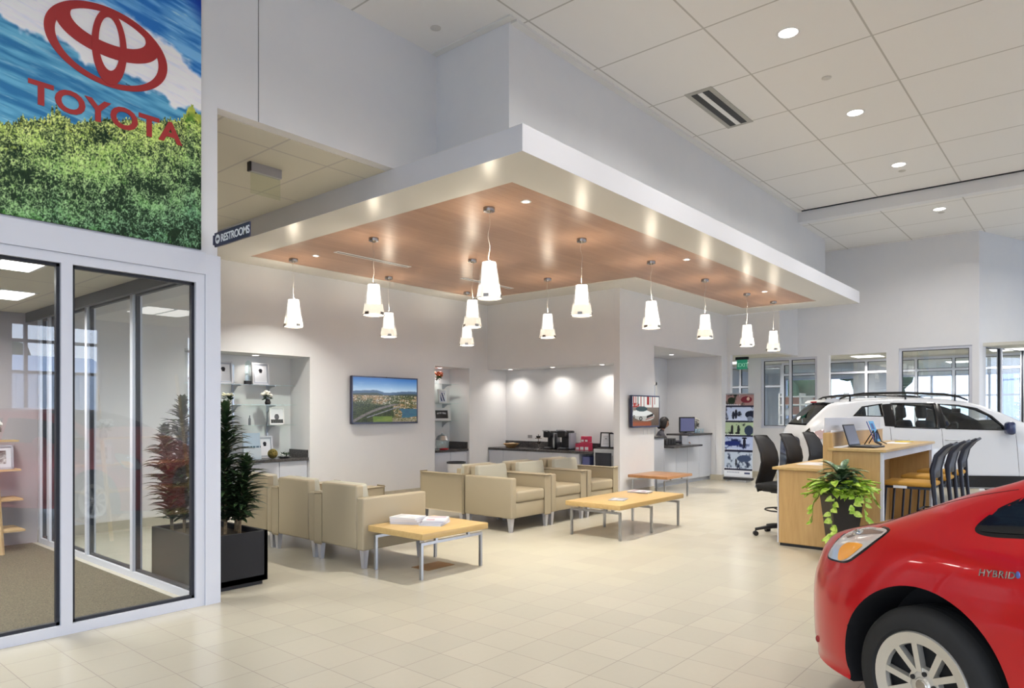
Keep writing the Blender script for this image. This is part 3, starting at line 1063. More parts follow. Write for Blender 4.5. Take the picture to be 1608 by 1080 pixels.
def magazine(label, x, y, z, rz, w_=.21, d=.275, th=.006, c=(.7, .72, .75), c2=(.15, .18, .3), name='magazine'):
    t = thing(name, label, 'magazine', (x, y, z), rz)
    obj('pages', MB().box(-w_ / 2 + .002, w_ / 2 - .002, -d / 2 + .002, d / 2 - .002, .0008, th - .0008), M_PAPER, t, smooth=0)
    obj('cover', MB().box(-w_ / 2, w_ / 2, -d / 2, d / 2, th - .0008, th).box(-w_ / 2, w_ / 2, -d / 2, d / 2, 0, .0008).box(-w_ / 2 - .001, -w_ / 2, -d / 2, d / 2, 0, th), mat('cover_%.2f_%.2f_%.2f' % c, c, .3), t, smooth=0)
    obj('cover_print', MB().box(-w_ / 2 + .02, w_ / 2 - .02, d / 2 - .08, d / 2 - .03, th, th + .0003).box(-w_ / 2 + .03, 0, -d / 2 + .03, -d / 2 + .1, th, th + .0003), mat('print_%.2f_%.2f' % (c2[0], c2[2]), c2, .4), t, smooth=0)
    return t


zz = .4003
for i, (th, c, c2) in enumerate(((.016, (.72, .72, .76), (.3, .1, .2)), (.014, (.25, .2, .3), (.6, .6, .6)), (.016, (.75, .74, .76), (.5, .3, .4)))):
    magazine(['lowest magazine of the stack at the front of the square table', 'dark covered magazine in the middle of the front stack', 'pale magazine on top of the front stack'][i], 4.36 + i * .008, 4.71, zz, R(-62 + i * 5), th=th, c=c, c2=c2)
    zz += th + .0008
zz = .4003
for i, (th, c, c2) in enumerate(((.022, (.62, .60, .62), (.4, .3, .3)), (.020, (.74, .70, .70), (.6, .3, .3)), (.018, (.78, .77, .78), (.6, .6, .65)))):
    magazine(['lowest magazine of the rear pile on the square table', 'middle magazine of the rear pile on the square table', 'white magazine topping the rear pile on the square table'][i], 4.24, 4.93 + .0, zz + .0, R(28 - i * 6), w_=.20, th=th, c=c, c2=c2)
    zz += th + .0008
# keep the two piles apart
for o in [q for q in COL.objects if q.name.startswith('magazine') and 'rear pile' in str(q.get('label'))]:
    o.location.x = 4.27
    o.location.y = 4.90
for o in [q for q in COL.objects if q.name.startswith('magazine') and 'rear pile' not in str(q.get('label'))]:
    o.location.x += .03
    o.location.y -= .04
magazine('dark magazine lying open on the near half of the long table', 7.02, 4.33, .4003, R(20), .26, .19, .004, (.30, .32, .36), (.6, .6, .65))
magazine('lower magazine at the far end of the long table', 7.82, 4.50, .4003, R(10), .2, .27, .012, (.45, .40, .42), (.7, .7, .7))
magazine('upper pale magazine at the far end of the long table', 7.81, 4.49, .4128, R(2), .2, .27, .010, (.62, .60, .64), (.3, .2, .25))


# ---------------------------------------------------------------- cabinets, counters
def cabinet(label, x0, x1, yf, depth, z1, face='-y', ndoor=1, toe=.08):
    """cabinet whose front face is at yf; local frame: x to the right, y into the wall"""
    if face == '-y':
        t = thing('cabinet', label, 'cabinet', ((x0 + x1) / 2, yf, 0), 0)
    else:
        t = thing('cabinet', label, 'cabinet', (yf, (x0 + x1) / 2, 0), -PI / 2)
    W = abs(x1 - x0) / 2
    obj('body', MB().box(-W, W, .02, depth, toe, z1).box(-W, W, .06, depth, 0, toe), M_CAB, t, smooth=0)
    for k in range(ndoor):
        a = -W + 2 * W * k / ndoor
        b_ = -W + 2 * W * (k + 1) / ndoor
        obj('door', MB().rbox(a + .0035, b_ - .0035, 0, .019, toe + .002, z1 - .003, .0015, 1), M_CAB, t, smooth=0)
    return t


def counter(label, box, back=None, name='countertop'):
    m_ = MB().rbox(*box, .003, 1)
    if back: m_.box(*back)
    cx, cy_ = (box[0] + box[1]) / 2, (box[2] + box[3]) / 2
    m_.xf(Matrix.Translation((-cx, -cy_, -box[4])))
    return tag(obj(name, m_, M_COUNTER, None, (cx, cy_, box[4]), smooth=0), label, 'countertop')


# wide niche
for i, (a, b_) in enumerate(((4.11, 4.60), (4.60, 5.04), (5.04, 5.50), (5.50, 5.965))):
    cabinet(['white base cabinet hidden at the left end of the wide niche', 'white base cabinet behind the plant in the wide niche', 'white base cabinet in the middle of the wide niche', 'white base cabinet at the right end of the wide niche'][i], a, b_, 9.14, .46, .705)
counter('dark stone countertop with upstand in the wide shelf niche', (4.105, 5.975, 9.11, 9.615, .706, .746), (5.955, 5.975, 9.13, 9.615, .746, .86), )
for i, z in enumerate((1.24, 1.54, 1.83)):
    t = thing('glass_shelf', ['lowest glass shelf of the wide niche', 'middle glass shelf of the wide niche', 'top glass shelf of the wide niche'][i], 'shelf', (5.02, 9.47, z), 0, 'glass shelves of the wide niche')
    obj('glass_board', MB().box(-.88, .88, -.14, .135, -.008, 0), M_SHELFG, t, smooth=0)
    for bx in (-.55, .02, .56):
        br = MB().prism([(.145, -.009), (-.09, -.009), (-.09, -.02), (.02, -.03), (.11, -.09), (.145, -.13)], bx - .008, bx + .008, 'yz')
        obj('bracket', br, M_STEEL, t, smooth=0)
for i, bx in enumerate((4.47, 5.04, 5.58)):
    tag(obj('shelf_standard', MB().box(bx - .012, bx + .012, 9.606, 9.62, .95, 2.12), M_STEEL, smooth=0), ['left upright shelf rail of the wide niche', 'centre upright shelf rail of the wide niche', 'right upright shelf rail of the wide niche'][i], 'shelf rail')


def lin(a, b, t): return a + (b - a) * t


def cert_paint(seal=(.08, .08, .12), band=None):
    def f(U, V):
        c = np.zeros(U.shape + (3,))
        c[:] = (.86, .87, .90)
        m_ = ((abs(U - .5) > .40) | (abs(V - .5) > .42))
        c[m_] = (.66, .68, .73)
        m_ = ((U - .5) ** 2 * .6 + (V - .68) ** 2) < .010
        c[m_] = seal
        for k, vv in enumerate((.47, .41, .35, .29, .23)):
            m_ = (abs(V - vv) < .008) & (abs(U - .5) < .22 - .03 * (k % 2))
            c[m_] = (.55, .56, .6)
        if band is not None:
            m_ = abs(V - .47) < .035
            c[m_ & ((np.sin(U * 90) + np.sin(U * 37)) > -.4)] = band
        return c
    return f


def frame_pic(name, label, x, y, z, w_, h_, fn, rz=0, tilt=-6, fm=None, fwid=.02, cat='picture frame', nx=40, ny=50, back=True, part='picture'):
    """standing frame leaning back; origin at bottom centre"""
    t = thing(name, label, cat, (x, y, z), rz)
    T = Matrix.Rotation(R(tilt), 4, 'X')
    f = MB()
    f.box(-w_ / 2, w_ / 2, -.008, .012, 0, fwid).box(-w_ / 2, w_ / 2, -.008, .012, h_ - fwid, h_).box(-w_ / 2, -w_ / 2 + fwid, -.008, .012, 0, h_).box(w_ / 2 - fwid, w_ / 2, -.008, .012, 0, h_)
    f.box(-w_ / 2 + .004, w_ / 2 - .004, .004, .010, .004, h_ - .004)
    f.xf(T)
    obj('frame', f, fm or mat('silver_frame', (.62, .62, .64), .35, .5), t, smooth=0)
    p = picture(part, w_ - 2 * fwid, h_ - 2 * fwid, nx, ny, fn, t, T @ Vector((0, .002, h_ / 2)), tilt=R(tilt), rough=.25)
    s = MB().add([(-.02, .012, h_ * .6), (.02, .012, h_ * .6), (.02, .10, 0.002), (-.02, .10, 0.002), (-.02, .016, h_ * .6), (.02, .016, h_ * .6), (.02, .104, 0.002), (-.02, .104, 0.002)], [(0, 1, 2, 3), (4, 7, 6, 5), (0, 3, 7, 4), (1, 5, 6, 2), (0, 4, 5, 1), (2, 6, 7, 3)])
    obj('stand', s, M_BLACK, t, smooth=0)
    return t


# things on the shelves
frame_pic('award_certificate', 'silver framed certificate on the top shelf, right of the crystal trophy', 5.385, 9.44, 1.831, .27, .325, cert_paint())
frame_pic('award_certificate', 'silver framed certificate on the top shelf, cut by the office post', 4.815, 9.44, 1.831, .27, .325, cert_paint())
t = thing('crystal_trophy', 'tall clear crystal trophy on a black base, top shelf', 'trophy', (5.13, 9.36, 1.831))
obj('base', MB().rbox(-.045, .045, -.035, .035, 0, .05, .004, 1), M_BLACK, t)
obj('crystal', MB().prism([(-.032, .05), (.032, .05), (.04, .31), (0, .345), (-.035, .30)], -.014, .014, 'xz'), M_SHELFG, t, smooth=0)


def flowers(name, label, x, y, z, fcol, h=.2, r=.1, nb=9, vase=None, leafc=(.02, .05, .02), cat='flowers', br=.03):
    t = thing(name, label, cat, (x, y, z))
    rnd = random.Random(int(x * 100 + y * 10))
    vm = vase or M_BLACK
    obj('vase', MB().lathe([(.0001, 0), (.035, 0), (.045, .03), (.03, .07), (.032, .08), (.0001, .078)], n=16), vm, t)
    st = MB()
    fl = MB()
    lf = MB()
    for k in range(nb):
        a = rnd.uniform(0, 2 * PI)
        rr = r * math.sqrt(rnd.uniform(.05, 1))
        hh = h * rnd.uniform(.7, 1)
        tip = (rr * math.cos(a), rr * math.sin(a) * .7, hh)
        st.tube([(0, 0, .06), (tip[0] * .4, tip[1] * .4, hh * .6), tip], .002, 5)
        fl.sphere(tip, br * rnd.uniform(.8, 1.2), 8, 5, (1, 1, .75))
        for q in range(5):
            b_ = a + rnd.uniform(-.8, .8)
            c = (tip[0] * .6, tip[1] * .6, hh * rnd.uniform(.5, .8))
            e = (c[0] + .05 * math.cos(b_), c[1] + .05 * math.sin(b_), c[2] + rnd.uniform(-.02, .03))
            s_ = (-.012 * math.sin(b_), .012 * math.cos(b_))
            mid = ((c[0] + e[0]) / 2, (c[1] + e[1]) / 2, (c[2] + e[2]) / 2 + .008)
            lf.add([c, (mid[0] + s_[0], mid[1] + s_[1], mid[2]), e, (mid[0] - s_[0], mid[1] - s_[1], mid[2])], [(0, 1, 2, 3)])
    obj('stems', st, mat('stem_green', (.03, .07, .02), .6), t)
    obj('blossoms', fl, mat('petal_%.2f_%.2f_%.2f' % fcol, fcol, .6), t)
    obj('leaves', lf, mat('leaf_%.2f' % leafc[1], leafc, .5), t, smooth=0, fix=False)
    return t


flowers('flower_vase', 'white roses in a small dark pot on the middle shelf', 5.45, 9.37, 1.541, (.85, .83, .75), .19, .085)
flowers('flower_vase', 'small cream flower bunch on the middle shelf, beside the plant top', 4.83, 9.37, 1.541, (.75, .70, .52), .15, .08, 14, M_WHITEPL, br=.02)
frame_pic('photo_frame', 'white framed black and white photo on the lowest shelf', 5.62, 9.40, 1.241, .22, .26,
          lambda U, V: np.where(((V < .30) & (V > .05))[..., None], np.stack([.25 + .2 * np.sin(U * 40)] * 3, -1), np.where((((U - .5) ** 2 + (V - .45) ** 2) < .035)[..., None], np.array([.35, .36, .38]), np.array([.86, .87, .89]))), fm=M_WHITEPL, fwid=.014, rz=R(-8))
tag(obj('small_bottle', MB().lathe([(.0001, 0), (.018, 0), (.018, .09), (.008, .11), (.008, .14), (.0001, .14)], n=14), mat('bottle_grey', (.25, .27, .3), .3), None, (5.17, 9.38, 1.241)), 'slim grey bottle alone on the lowest shelf', 'bottle')
t = thing('brochure_holder', 'pale blue brochure in a clear holder on the niche countertop', 'brochure', (5.12, 9.22, .747))
picture('sheet', .26, .38, 50, 60, lambda U, V: np.where(((abs(V - .48) < .03) & ((np.sin(U * 80) + np.sin(U * 33)) > -.5))[..., None], np.array([.25, .40, .50]), np.stack([.82 + .08 * (V < .45), .92 + .04 * (V < .45), 1.0 + 0 * U], -1)), t, (0, 0, .195), tilt=R(-8), rough=.3)
obj('holder', MB().box(-.135, .135, .03, .034, 0, .38).box(-.135, .135, -.04, .034, 0, .004), M_GLASS, t, smooth=0)
frame_pic('award_certificate', 'silver framed certificate standing on the niche countertop', 5.46, 9.45, .747, .25, .33, cert_paint())
t = thing('moss_ball', 'round brown green decorative ball on the niche countertop', 'ornament', (5.47, 9.27, .747))
obj('ball', MB().sphere((0, 0, .072), .072, 18, 12), speckled('moss', (.05, .05, .01), (.22, .16, .04), 60, .9), t)
t = thing('greenery_ornament', 'low ornament with dark leaves and white flowers on the countertop', 'ornament', (5.66, 9.27, .747))
lf = MB(); wf = MB()
rnd = random.Random(3)
for k in range(26):
    a = rnd.uniform(0, 2 * PI); e = rnd.uniform(.04, .11)
    c = Vector((rnd.uniform(-.05, .05), rnd.uniform(-.04, .04), .02))
    p = Vector((e * math.cos(a), e * math.sin(a) * .7, rnd.uniform(.03, .10)))
    s_ = Vector((-math.sin(a), math.cos(a), 0)) * .014
    mid = (c + p) / 2 + Vector((0, 0, .02))
    lf.add([c, mid + s_, p, mid - s_], [(0, 1, 2, 3)])
for k in range(6): wf.sphere((rnd.uniform(-.08, .06), rnd.uniform(-.05, .0), rnd.uniform(.03, .06)), .017, 8, 5)
obj('leaves', lf, mat('leaf_0.05', (.02, .05, .02), .5), t, smooth=0, fix=False)
obj('blossoms', wf, mat('petal_w', (.75, .76, .74), .6), t)
obj('dish', MB().lathe([(.0001, 0), (.06, 0), (.10, .02), (.095, .022), (.0001, .01)], n=20), M_BLACK, t)

# narrow niche
cabinet('white two door base cabinet in the narrow niche', 8.56, 9.43, 9.14, .46, .70, ndoor=2)
counter('dark stone countertop in the narrow niche', (8.555, 9.435, 9.11, 9.615, .701, .745), (9.415, 9.435, 9.13, 9.615, .745, .87))
for i, z in enumerate((1.27, 1.60, 1.96)):
    t = thing('glass_shelf', ['lowest glass shelf of the narrow niche', 'middle glass shelf of the narrow niche', 'top glass shelf of the narrow niche'][i], 'shelf', (8.99, 9.47, z), 0, 'glass shelves of the narrow niche')
    obj('glass_board', MB().box(-.40, .40, -.14, .135, -.008, 0), M_SHELFG, t, smooth=0)
    for bx in (-.25, .25):
        obj('bracket', MB().prism([(.145, -.009), (-.09, -.009), (-.09, -.02), (.02, -.03), (.11, -.09), (.145, -.13)], bx - .008, bx + .008, 'yz'), M_STEEL, t, smooth=0)
flowers('flower_vase', 'red and orange flower bunch on the top shelf of the narrow niche', 8.90, 9.42, 1.961, (.55, .12, .05), .21, .13, 14, M_GLASS, (.06, .12, .02))
frame_pic('photo_frame', 'small dark blue print in a white frame, middle shelf of the narrow niche', 9.10, 9.45, 1.601, .22, .26,
          lambda U, V: np.where((((U + V * .4) % .33 < .17) & (abs(U - .5) < .3) & (abs(V - .45) < .35))[..., None], np.array([.15, .2, .4]), np.array([.82, .84, .88])), fm=M_WHITEPL, fwid=.014)
frame_pic('award_plaque', 'black plaque with light lettering in a white frame, narrow niche', 9.05, 9.42, 1.271, .44, .24,
          lambda U, V: np.where(((abs(V - (.5 + .12 * np.sin(U * 3.1))) < .07) & (np.sin(U * 70) > -.3) & (abs(U - .5) < .3))[..., None], np.array([.75, .76, .78]), np.where(((abs(U - .5) < .40) & (abs(V - .5) < .36))[..., None], np.array([.12, .12, .13]), np.array([.86, .87, .88]))), fm=M_WHITEPL, fwid=.012)
t = thing('glass_dome', 'clear glass dish with a shiny lid on the narrow niche countertop', 'dish', (8.92, 9.28, .746))
obj('bowl', MB().lathe([(.0001, .0), (.10, 0), (.13, .10), (.12, .16), (.0001, .17)], n=24), M_SHELFG, t)
obj('lid', MB().lathe([(.13, .17), (.09, .25), (.02, .28), (.02, .30), (.0001, .31)], n=24), M_STEEL, t)
t = thing('candy_tray', 'red tray on the narrow niche countertop', 'tray', (8.84, 9.16, .7455))
obj('tray', MB().lathe([(.0001, 0), (.07, 0), (.09, .022), (.085, .024), (.0001, .006)], n=24), mat('red_tray', (.45, .02, .03), .4), t)
t = thing('waste_bin', 'small white waste bin behind the armchairs', 'bin', (8.80, 8.80, 0))
obj('bucket', MB().lathe([(.0001, 0), (.13, 0), (.165, .53), (.155, .53), (.12, .02), (.0001, .02)], n=28), M_WHITEPL, t)
obj('liner', MB().lathe([(.168, .515), (.172, .52), (.172, .545), (.15, .548), (.148, .51)], n=28), M_DARK, t)

# coffee counter (front faces -X)
cf_ = [(9.07, 8.70), (8.70, 8.11), (8.11, 7.52), (7.52, 6.95)]
for i, (a, b_) in enumerate(cf_):
    cabinet(['white base cabinet at the left end of the coffee counter', 'white base cabinet left of the middle of the coffee counter', 'white base cabinet under the coffee machines', 'white base cabinet at the right end, beside the small fridge'][i], a, b_, 9.965, .5, .705, face='-x')
counter('long dark stone countertop of the coffee niche', (9.955, 10.495, 6.665, 9.085, .706, .75), (10.475, 10.495, 6.665, 9.085, .75, .87))
t = thing('mini_fridge', 'small steel framed refrigerator with a black door under the counter', 'refrigerator', (9.97, 6.445, 0), -PI / 2)
obj('body', MB().rbox(-.205, .205, .02, .48, .02, .80, .006, 1), M_STEEL, t)
obj('door', MB().rbox(-.203, .203, 0, .02, .04, .80, .006, 1), M_STEEL, t)
obj('door_panel', MB().box(-.165, .160, -.004, 0, .08, .74), mat('fridge_black', (.012, .013, .02), .15), t, smooth=0)
obj('handle', MB().tube([(.188, -.02, .2), (.188, -.02, .7)], .006, 8), M_CHROME, t)
obj('top_tray', MB().rbox(-.20, .20, .03, .30, .801, .815, .004, 1), M_BLACK, t)
t = thing('supply_box', 'blue and black box tucked between the cabinets and the small fridge', 'box', (10.0, 6.83, 0), -PI / 2)
obj('lower_box', MB().rbox(-.075, .075, 0, .3, 0, .5, .004, 1), M_BLACK, t)
obj('blue_cover', MB().rbox(-.075, .075, 0.005, .3, .5, .66, .004, 1), mat('blue_box', (.10, .12, .30), .5), t)


def coffee_maker(label, x, y, w_, h_, body, front, tall=True):
    t = thing('coffee_maker', label, 'coffee machine', (x, y, .7505), -PI / 2)
    obj('base', MB().rbox(-w_ / 2, w_ / 2, 0, .26, 0, .03, .006, 2), body, t)
    obj('tower', MB().rbox(-w_ / 2, w_ / 2, .13, .26, .03, h_, .02, 3), body, t)
    obj('brew_head', MB().rbox(-w_ / 2 + .005, w_ / 2 - .005, -.01, .16, h_ - .12, h_, .02, 3), body, t)
    obj('side_tank', MB().rbox(w_ / 2 + .001, w_ / 2 + .05, .06, .24, .02, h_ - .04, .01, 2), front, t)
    obj('drip_tray', MB().box(-w_ / 2 + .02, w_ / 2 - .02, .01, .12, .03, .038), M_STEEL, t, smooth=0)
    obj('handle', MB().tube([(-w_ / 2 + .01, .02, h_ - .02), (-w_ / 2 + .02, -.04, h_ + .01), (w_ / 2 - .02, -.04, h_ + .01), (w_ / 2 - .01, .02, h_ - .02)], .008, 8), front, t)
    return t


coffee_maker('black single cup coffee maker with silver side, left of the pair', 10.10, 7.76, .17, .335, M_BLACK, M_STEEL)
coffee_maker('larger black coffee machine, right of the pair', 10.10, 7.42, .21, .345, M_BLACK, mat('tank_grey', (.30, .31, .36), .2))
t = thing('cup_rack', 'small tiered rack with black cups and lids beside the coffee makers', 'rack', (10.12, 7.97, .7505))
obj('post', MB().cyl((0, 0, 0), (0, 0, .27), .007, n=8).lathe([(.0001, 0), (.07, 0), (.07, .008), (.0001, .008)], n=18), M_CHROME, t)
for z in (.09, .19):
    obj('tray', MB().lathe([(.0001, z), (.06, z), (.065, z + .012), (.0001, z + .006)], n=18), M_CHROME, t)
    obj('cups', MB().lathe([(.0001, z + .012), (.035, z + .012), (.045, z + .05), (.0001, z + .05)], n=14), M_BLACK, t)
t = thing('coffee_pod_rack', 'red and white boxes of coffee pods stacked on the counter', 'box', (10.2, 7.04, .7505), -PI / 2)
for (a, b_, c, d) in ((-.15, -.06, 0, .12), (-.055, .04, 0, .14), (.045, .14, 0, .14), (-.03, .045, .145, .25), (.05, .125, .145, .25)):
    k = obj('pod_box', MB().rbox(a, b_, 0, .12, c, d, .003, 1), mat('red_box', (.55, .04, .10), .5), t, smooth=0)
    obj('box_label', MB().box(a + .012, b_ - .012, -.002, 0, c + .012, c + (d - c) * .45), M_PAPER, k, smooth=0)
t = thing('snack_basket', 'shallow wicker basket with wrapped snacks on the coffee counter', 'basket', (10.2, 8.70, .7505))
obj('basket', MB().lathe([(.0001, 0), (.07, 0), (.16, .075), (.15, .078), (.065, .012), (.0001, .012)], n=28), speckled('wicker', (.22, .12, .04), (.45, .28, .12), 50, .8), t)
sm = MB()
rnd = random.Random(5)
for k in range(9): sm.rbox(-.03, .03, -.02, .02, 0, .02, .006, 1, M=Matrix.Translation((rnd.uniform(-.07, .07), rnd.uniform(-.07, .07), .045 + rnd.uniform(0, .03))) @ Matrix.Rotation(rnd.uniform(0, 3), 4, 'Z'))
obj('snacks', sm, mat('snack_wrap', (.6, .5, .35), .4), t)
frame_pic('notice_frame', 'black framed white notice at the right end of the coffee counter', 10.12, 6.50, .8155, .235, .27, lambda U, V: np.where(((np.sin(V * 110) > .4) & (abs(U - .5) < .33) & (abs(V - .5) < .38))[..., None], np.array([.62, .63, .66]), np.array([.92, .93, .95])), rz=-PI / 2, fm=M_BLACK, fwid=.02)
frame_pic('notice_frame', 'black framed notice turned sideways in the corner of the coffee counter', 10.15, 6.33, .8155, .2, .26, lambda U, V: np.stack([.9 + 0 * U] * 3, -1), rz=-PI / 2 + R(48), fm=M_BLACK, fwid=.02)
tag(obj('wall_outlet', MB().rbox(10.494, 10.4999, 8.42, 8.53, .93, .99, .003, 1).box(10.492, 10.495, 8.44, 8.465, .945, .975).box(10.492, 10.495, 8.485, 8.51, .945, .975), mat('outlet_grey', (.35, .35, .36), .4)), 'grey double outlet on the wall above the coffee counter', 'outlet')

# ---------------------------------------------------------------- reception
YC = 6.36
cabs = [(11.12, 11.95, 1.0), (11.95, 12.45, .745), (12.45, 12.93, .745), (12.93, 13.45, .955), (13.45, 14.04, .955)]
for i, (a, b_, z) in enumerate(cabs):
    z1 = .94 if i == 0 else z
    cabinet(['white counter panel left of the receptionist', 'low white counter panel before the receptionist', 'low white counter panel under the ledge end', 'tall white counter panel under the monitor', 'tall white counter panel at the right jamb'][i], a, b_, YC, .12 if 0 < i < 4 else .45, z1, ndoor=1 if i != 0 else 2)
counter('dark raised countertop left of the receptionist', (11.12, 11.97, YC - .03, YC + .47, .941, .98))
counter('dark low countertop ledge in front of the receptionist', (11.98, 13.2, YC - .20, YC - .002, .746, .782))
counter('dark low work surface behind the ledge', (11.98, 12.92, YC, YC + .47, .746, .782))
counter('dark raised countertop with the monitor', (12.93, 14.045, YC - .03, YC + .47, .957, .992))
t = thing('monitor', 'black computer monitor on the reception counter', 'monitor', (13.42, 6.60, .9925), R(-10))
obj('bezel', MB().rbox(-.26, .26, 0, .03, .02, .34, .006, 1), M_BLACK, t)
obj('screen', MB().box(-.235, .235, -.002, 0, .045, .315), mat('screen_blue', (.05, .05, .1), .2, emit=(.13, .14, .28), es=.6), t, smooth=0)
obj('stand', MB().rbox(-.1, .1, -.03, .12, 0, .012, .003, 1).box(-.02, .02, .03, .05, .01, .2), M_BLACK, t)
for i in range(5):
    x = 13.62 + i * .075
    o = tag(obj('water_glass', MB().lathe([(.0001, .002), (.024, .002), (.03, .09), (.027, .09), (.022, .006), (.0001, .006)], n=14), M_GLASS, None, (x, 6.50 + .05 * (i % 2), .9925)),
            'clear glass standing between the monitor and the flowers, %s' % ['leftmost', 'second from left', 'middle one', 'second from right', 'rightmost'][i], 'glass', 'clear glasses on the reception counter')
flowers('flower_vase', 'dark branching flowers with white blooms at the right end of the reception counter', 13.86, 6.62, .9925, (.70, .68, .62), .30, .13, 10, M_STEEL, (.015, .025, .015))
t = thing('desk_organizer', 'black desk organizer with files beside the receptionist', 'organizer', (12.42, 6.50, .7825))
obj('tray', MB().rbox(-.24, .24, -.1, .16, 0, .012, .003, 1), M_BLACK, t)
for k in range(4): obj('divider', MB().rbox(-.2 + k * .11, -.12 + k * .11, -.04, .12, .013, .11 + .02 * (k % 2), .006, 1), M_DARK, t)

# ---------------------------------------------------------------- pictures
def vnoise(x, y, seed=0):
    """smooth value noise on arrays"""
    xi = np.floor(x).astype(np.int64); yi = np.floor(y).astype(np.int64)
    fx = x - xi; fy = y - yi
    fx = fx * fx * (3 - 2 * fx); fy = fy * fy * (3 - 2 * fy)

    def h(a, b_):
        n_ = (a * 374761393 + b_ * 668265263 + seed * 144665) & 0x7fffffff
        n_ = ((n_ ^ (n_ >> 13)) * 1274126177) & 0x7fffffff
        return ((n_ ^ (n_ >> 16)) & 0xffff) / 65535.0
    return (h(xi, yi) * (1 - fx) + h(xi + 1, yi) * fx) * (1 - fy) + (h(xi, yi + 1) * (1 - fx) + h(xi + 1, yi + 1) * fx) * fy


def fbm(x, y, seed=0, oc=4):
    s = 0; a = .5; t_ = 0
    for i in range(oc):
        s = s + a * vnoise(x * 2 ** i, y * 2 ** i, seed + i)
        t_ += a
        a *= .55
    return s / t_


def lerpc(a, b_, t_):
    t_ = np.clip(t_, 0, 1)[..., None]
    return a * (1 - t_) + b_ * t_


MX0, MX1, MZ0, MZ1 = 0.35, 2.41, 2.625, 4.99


def mural(U, V):
    # u runs along the wall, w up it (metres)
    u = MX0 + U * (MX1 - MX0)
    w_ = MZ0 + V * (MZ1 - MZ0)
    C = lambda *c: np.array(c)
    # direction of the wave streaks: falls to the right
    top = 4.09 - .3 * np.clip(1.65 - u, 0, 9) - .65 * np.clip(u - 1.95, 0, 9) ** 1.5 + .015 * np.sin(u * 7)
    low = 3.79 - .17 * (u - 1.25) + .012 * np.sin(u * 13 + 1)
    s_ = w_ + .17 * u
    q = u - .17 * w_
    streak = fbm(q * 3.0, s_ * 26, 3, 4)
    streak2 = fbm(q * 8.0, s_ * 60, 9, 3)
    up = lerpc(C(.16, .44, .74), C(.48, .72, .90), (streak - .35) * 3.2)
    up = lerpc(up, C(.62, .80, .90), (streak2 - .66) * 5)
    up = lerpc(up, C(.04, .22, .60), (w_ - 4.10 + (u - 2.41) * 1.2 - .12) * 5)
    dn = lerpc(C(.18, .46, .66), C(.42, .70, .82), (streak - .35) * 3)
    dn = lerpc(dn, C(.75, .85, .88), (streak2 - .62) * 5 * np.clip((3.75 - w_) * 1.5, .35, 1))
    foam = lerpc(C(.96, .93, .95), C(.86, .88, .93), (streak2 - .45) * 2.5)
    rag = (fbm(u * 14, w_ * 14, 21, 3) - .5) * .12
    img = lerpc(dn, foam, (w_ - low + rag) * 30)
    img = lerpc(img, up, (w_ - top + rag * .9) * 22)
    # birds
    for (bx, bz, r_) in ((1.66, 3.875, .05), (1.74, 3.83, .05), (1.80, 3.815, .03), (1.83, 3.70, .035), (1.93, 3.65, .04)):
        dx = u - bx; dz = w_ - bz + .35 * dx
        m_ = (np.abs(dx) < r_) & (np.abs(dz) < .009 * (1 - np.abs(dx) / r_) + .002 * np.sin(dx * 300))
        img[m_] = (.12, .16, .22)
    # bushes and grass, painted as many strokes
    gl = 3.20 + .31 * (u - 1.3) + .05 * fbm(u * 12, u * 0, 5, 3) + .07 * np.exp(-((u - 1.47) / .035) ** 2) * (1 + .5 * np.sin(u * 260)) + .10 * np.exp(-((u - 2.335) / .045) ** 2) + .03 * fbm(u * 60, u * 0, 15, 2) * (u > 2.24) - .02
    fz = vnoise(u * 160, w_ * 30, 44) * .05
    g = w_ < gl + fz
    d_ = np.clip((gl - w_) / .75, 0, 1)
    big = fbm(u * 8, w_ * 8, 61, 4)
    fine = fbm(u * 70, w_ * 45, 71, 3)
    dark = C(.06, .13, .08); mid_ = C(.30, .46, .16); yel = C(.72, .72, .32)
    gc = lerpc(mid_, yel, (1 - d_ * 2.6) * .8 + (big - .5) * 3.0)
    gc = lerpc(gc, C(.20, .38, .16), d_ * 1.2)
    gc = lerpc(gc, dark, (big * 1.7 + d_ * .45 + np.clip(u - 2.1, 0, 1) * 1.6 * d_ + (.5 - fine) * 1.6 - 1.0) * 3.0)
    ny_, nx_ = U.shape
    rs = np.random.RandomState(4)
    ns = 19000
    sx_ = rs.uniform(0, 1, ns); sy_ = rs.uniform(0, .38, ns)
    ln = rs.uniform(.010, .035, ns); an = rs.uniform(-.9, .9, ns) + PI / 2; cv = rs.uniform(-1.8, 1.8, ns)
    br = rs.uniform(0, 1, ns)
    strokes = gc.copy()
    for k in range(24):
        t_ = k / 23.
        a_ = an + cv * t_
        X_ = sx_ + np.cos(a_) * ln * t_ * .9
        Y_ = sy_ + np.sin(a_) * ln * t_
        ix = np.clip((X_ * (nx_ - 1)).astype(int), 0, nx_ - 1)
        iy = np.clip((Y_ * (ny_ - 1)).astype(int), 0, ny_ - 1)
        dd = d_[iy, ix]
        hi = np.stack([.56 + .34 * br - .34 * dd, .66 + .28 * br - .22 * dd, .26 + .34 * br - .02 * dd], -1)
        lo_ = np.stack([.05 + .08 * br, .12 + .1 * br, .07 + .05 * br], -1)
        bb_ = big[iy, ix]
        cc = np.where((br > .42 + .22 * dd + (bb_ - .5) * 1.5)[:, None], hi, lo_)
        strokes[iy, ix] = strokes[iy, ix] * .25 + cc * .75
    strokes = .55 * strokes + .15 * (np.roll(strokes, 1, 0) + np.roll(strokes, -1, 0) + np.roll(strokes, 1, 1))
    img[g] = strokes[g] * 1.12
    return img * 1.08


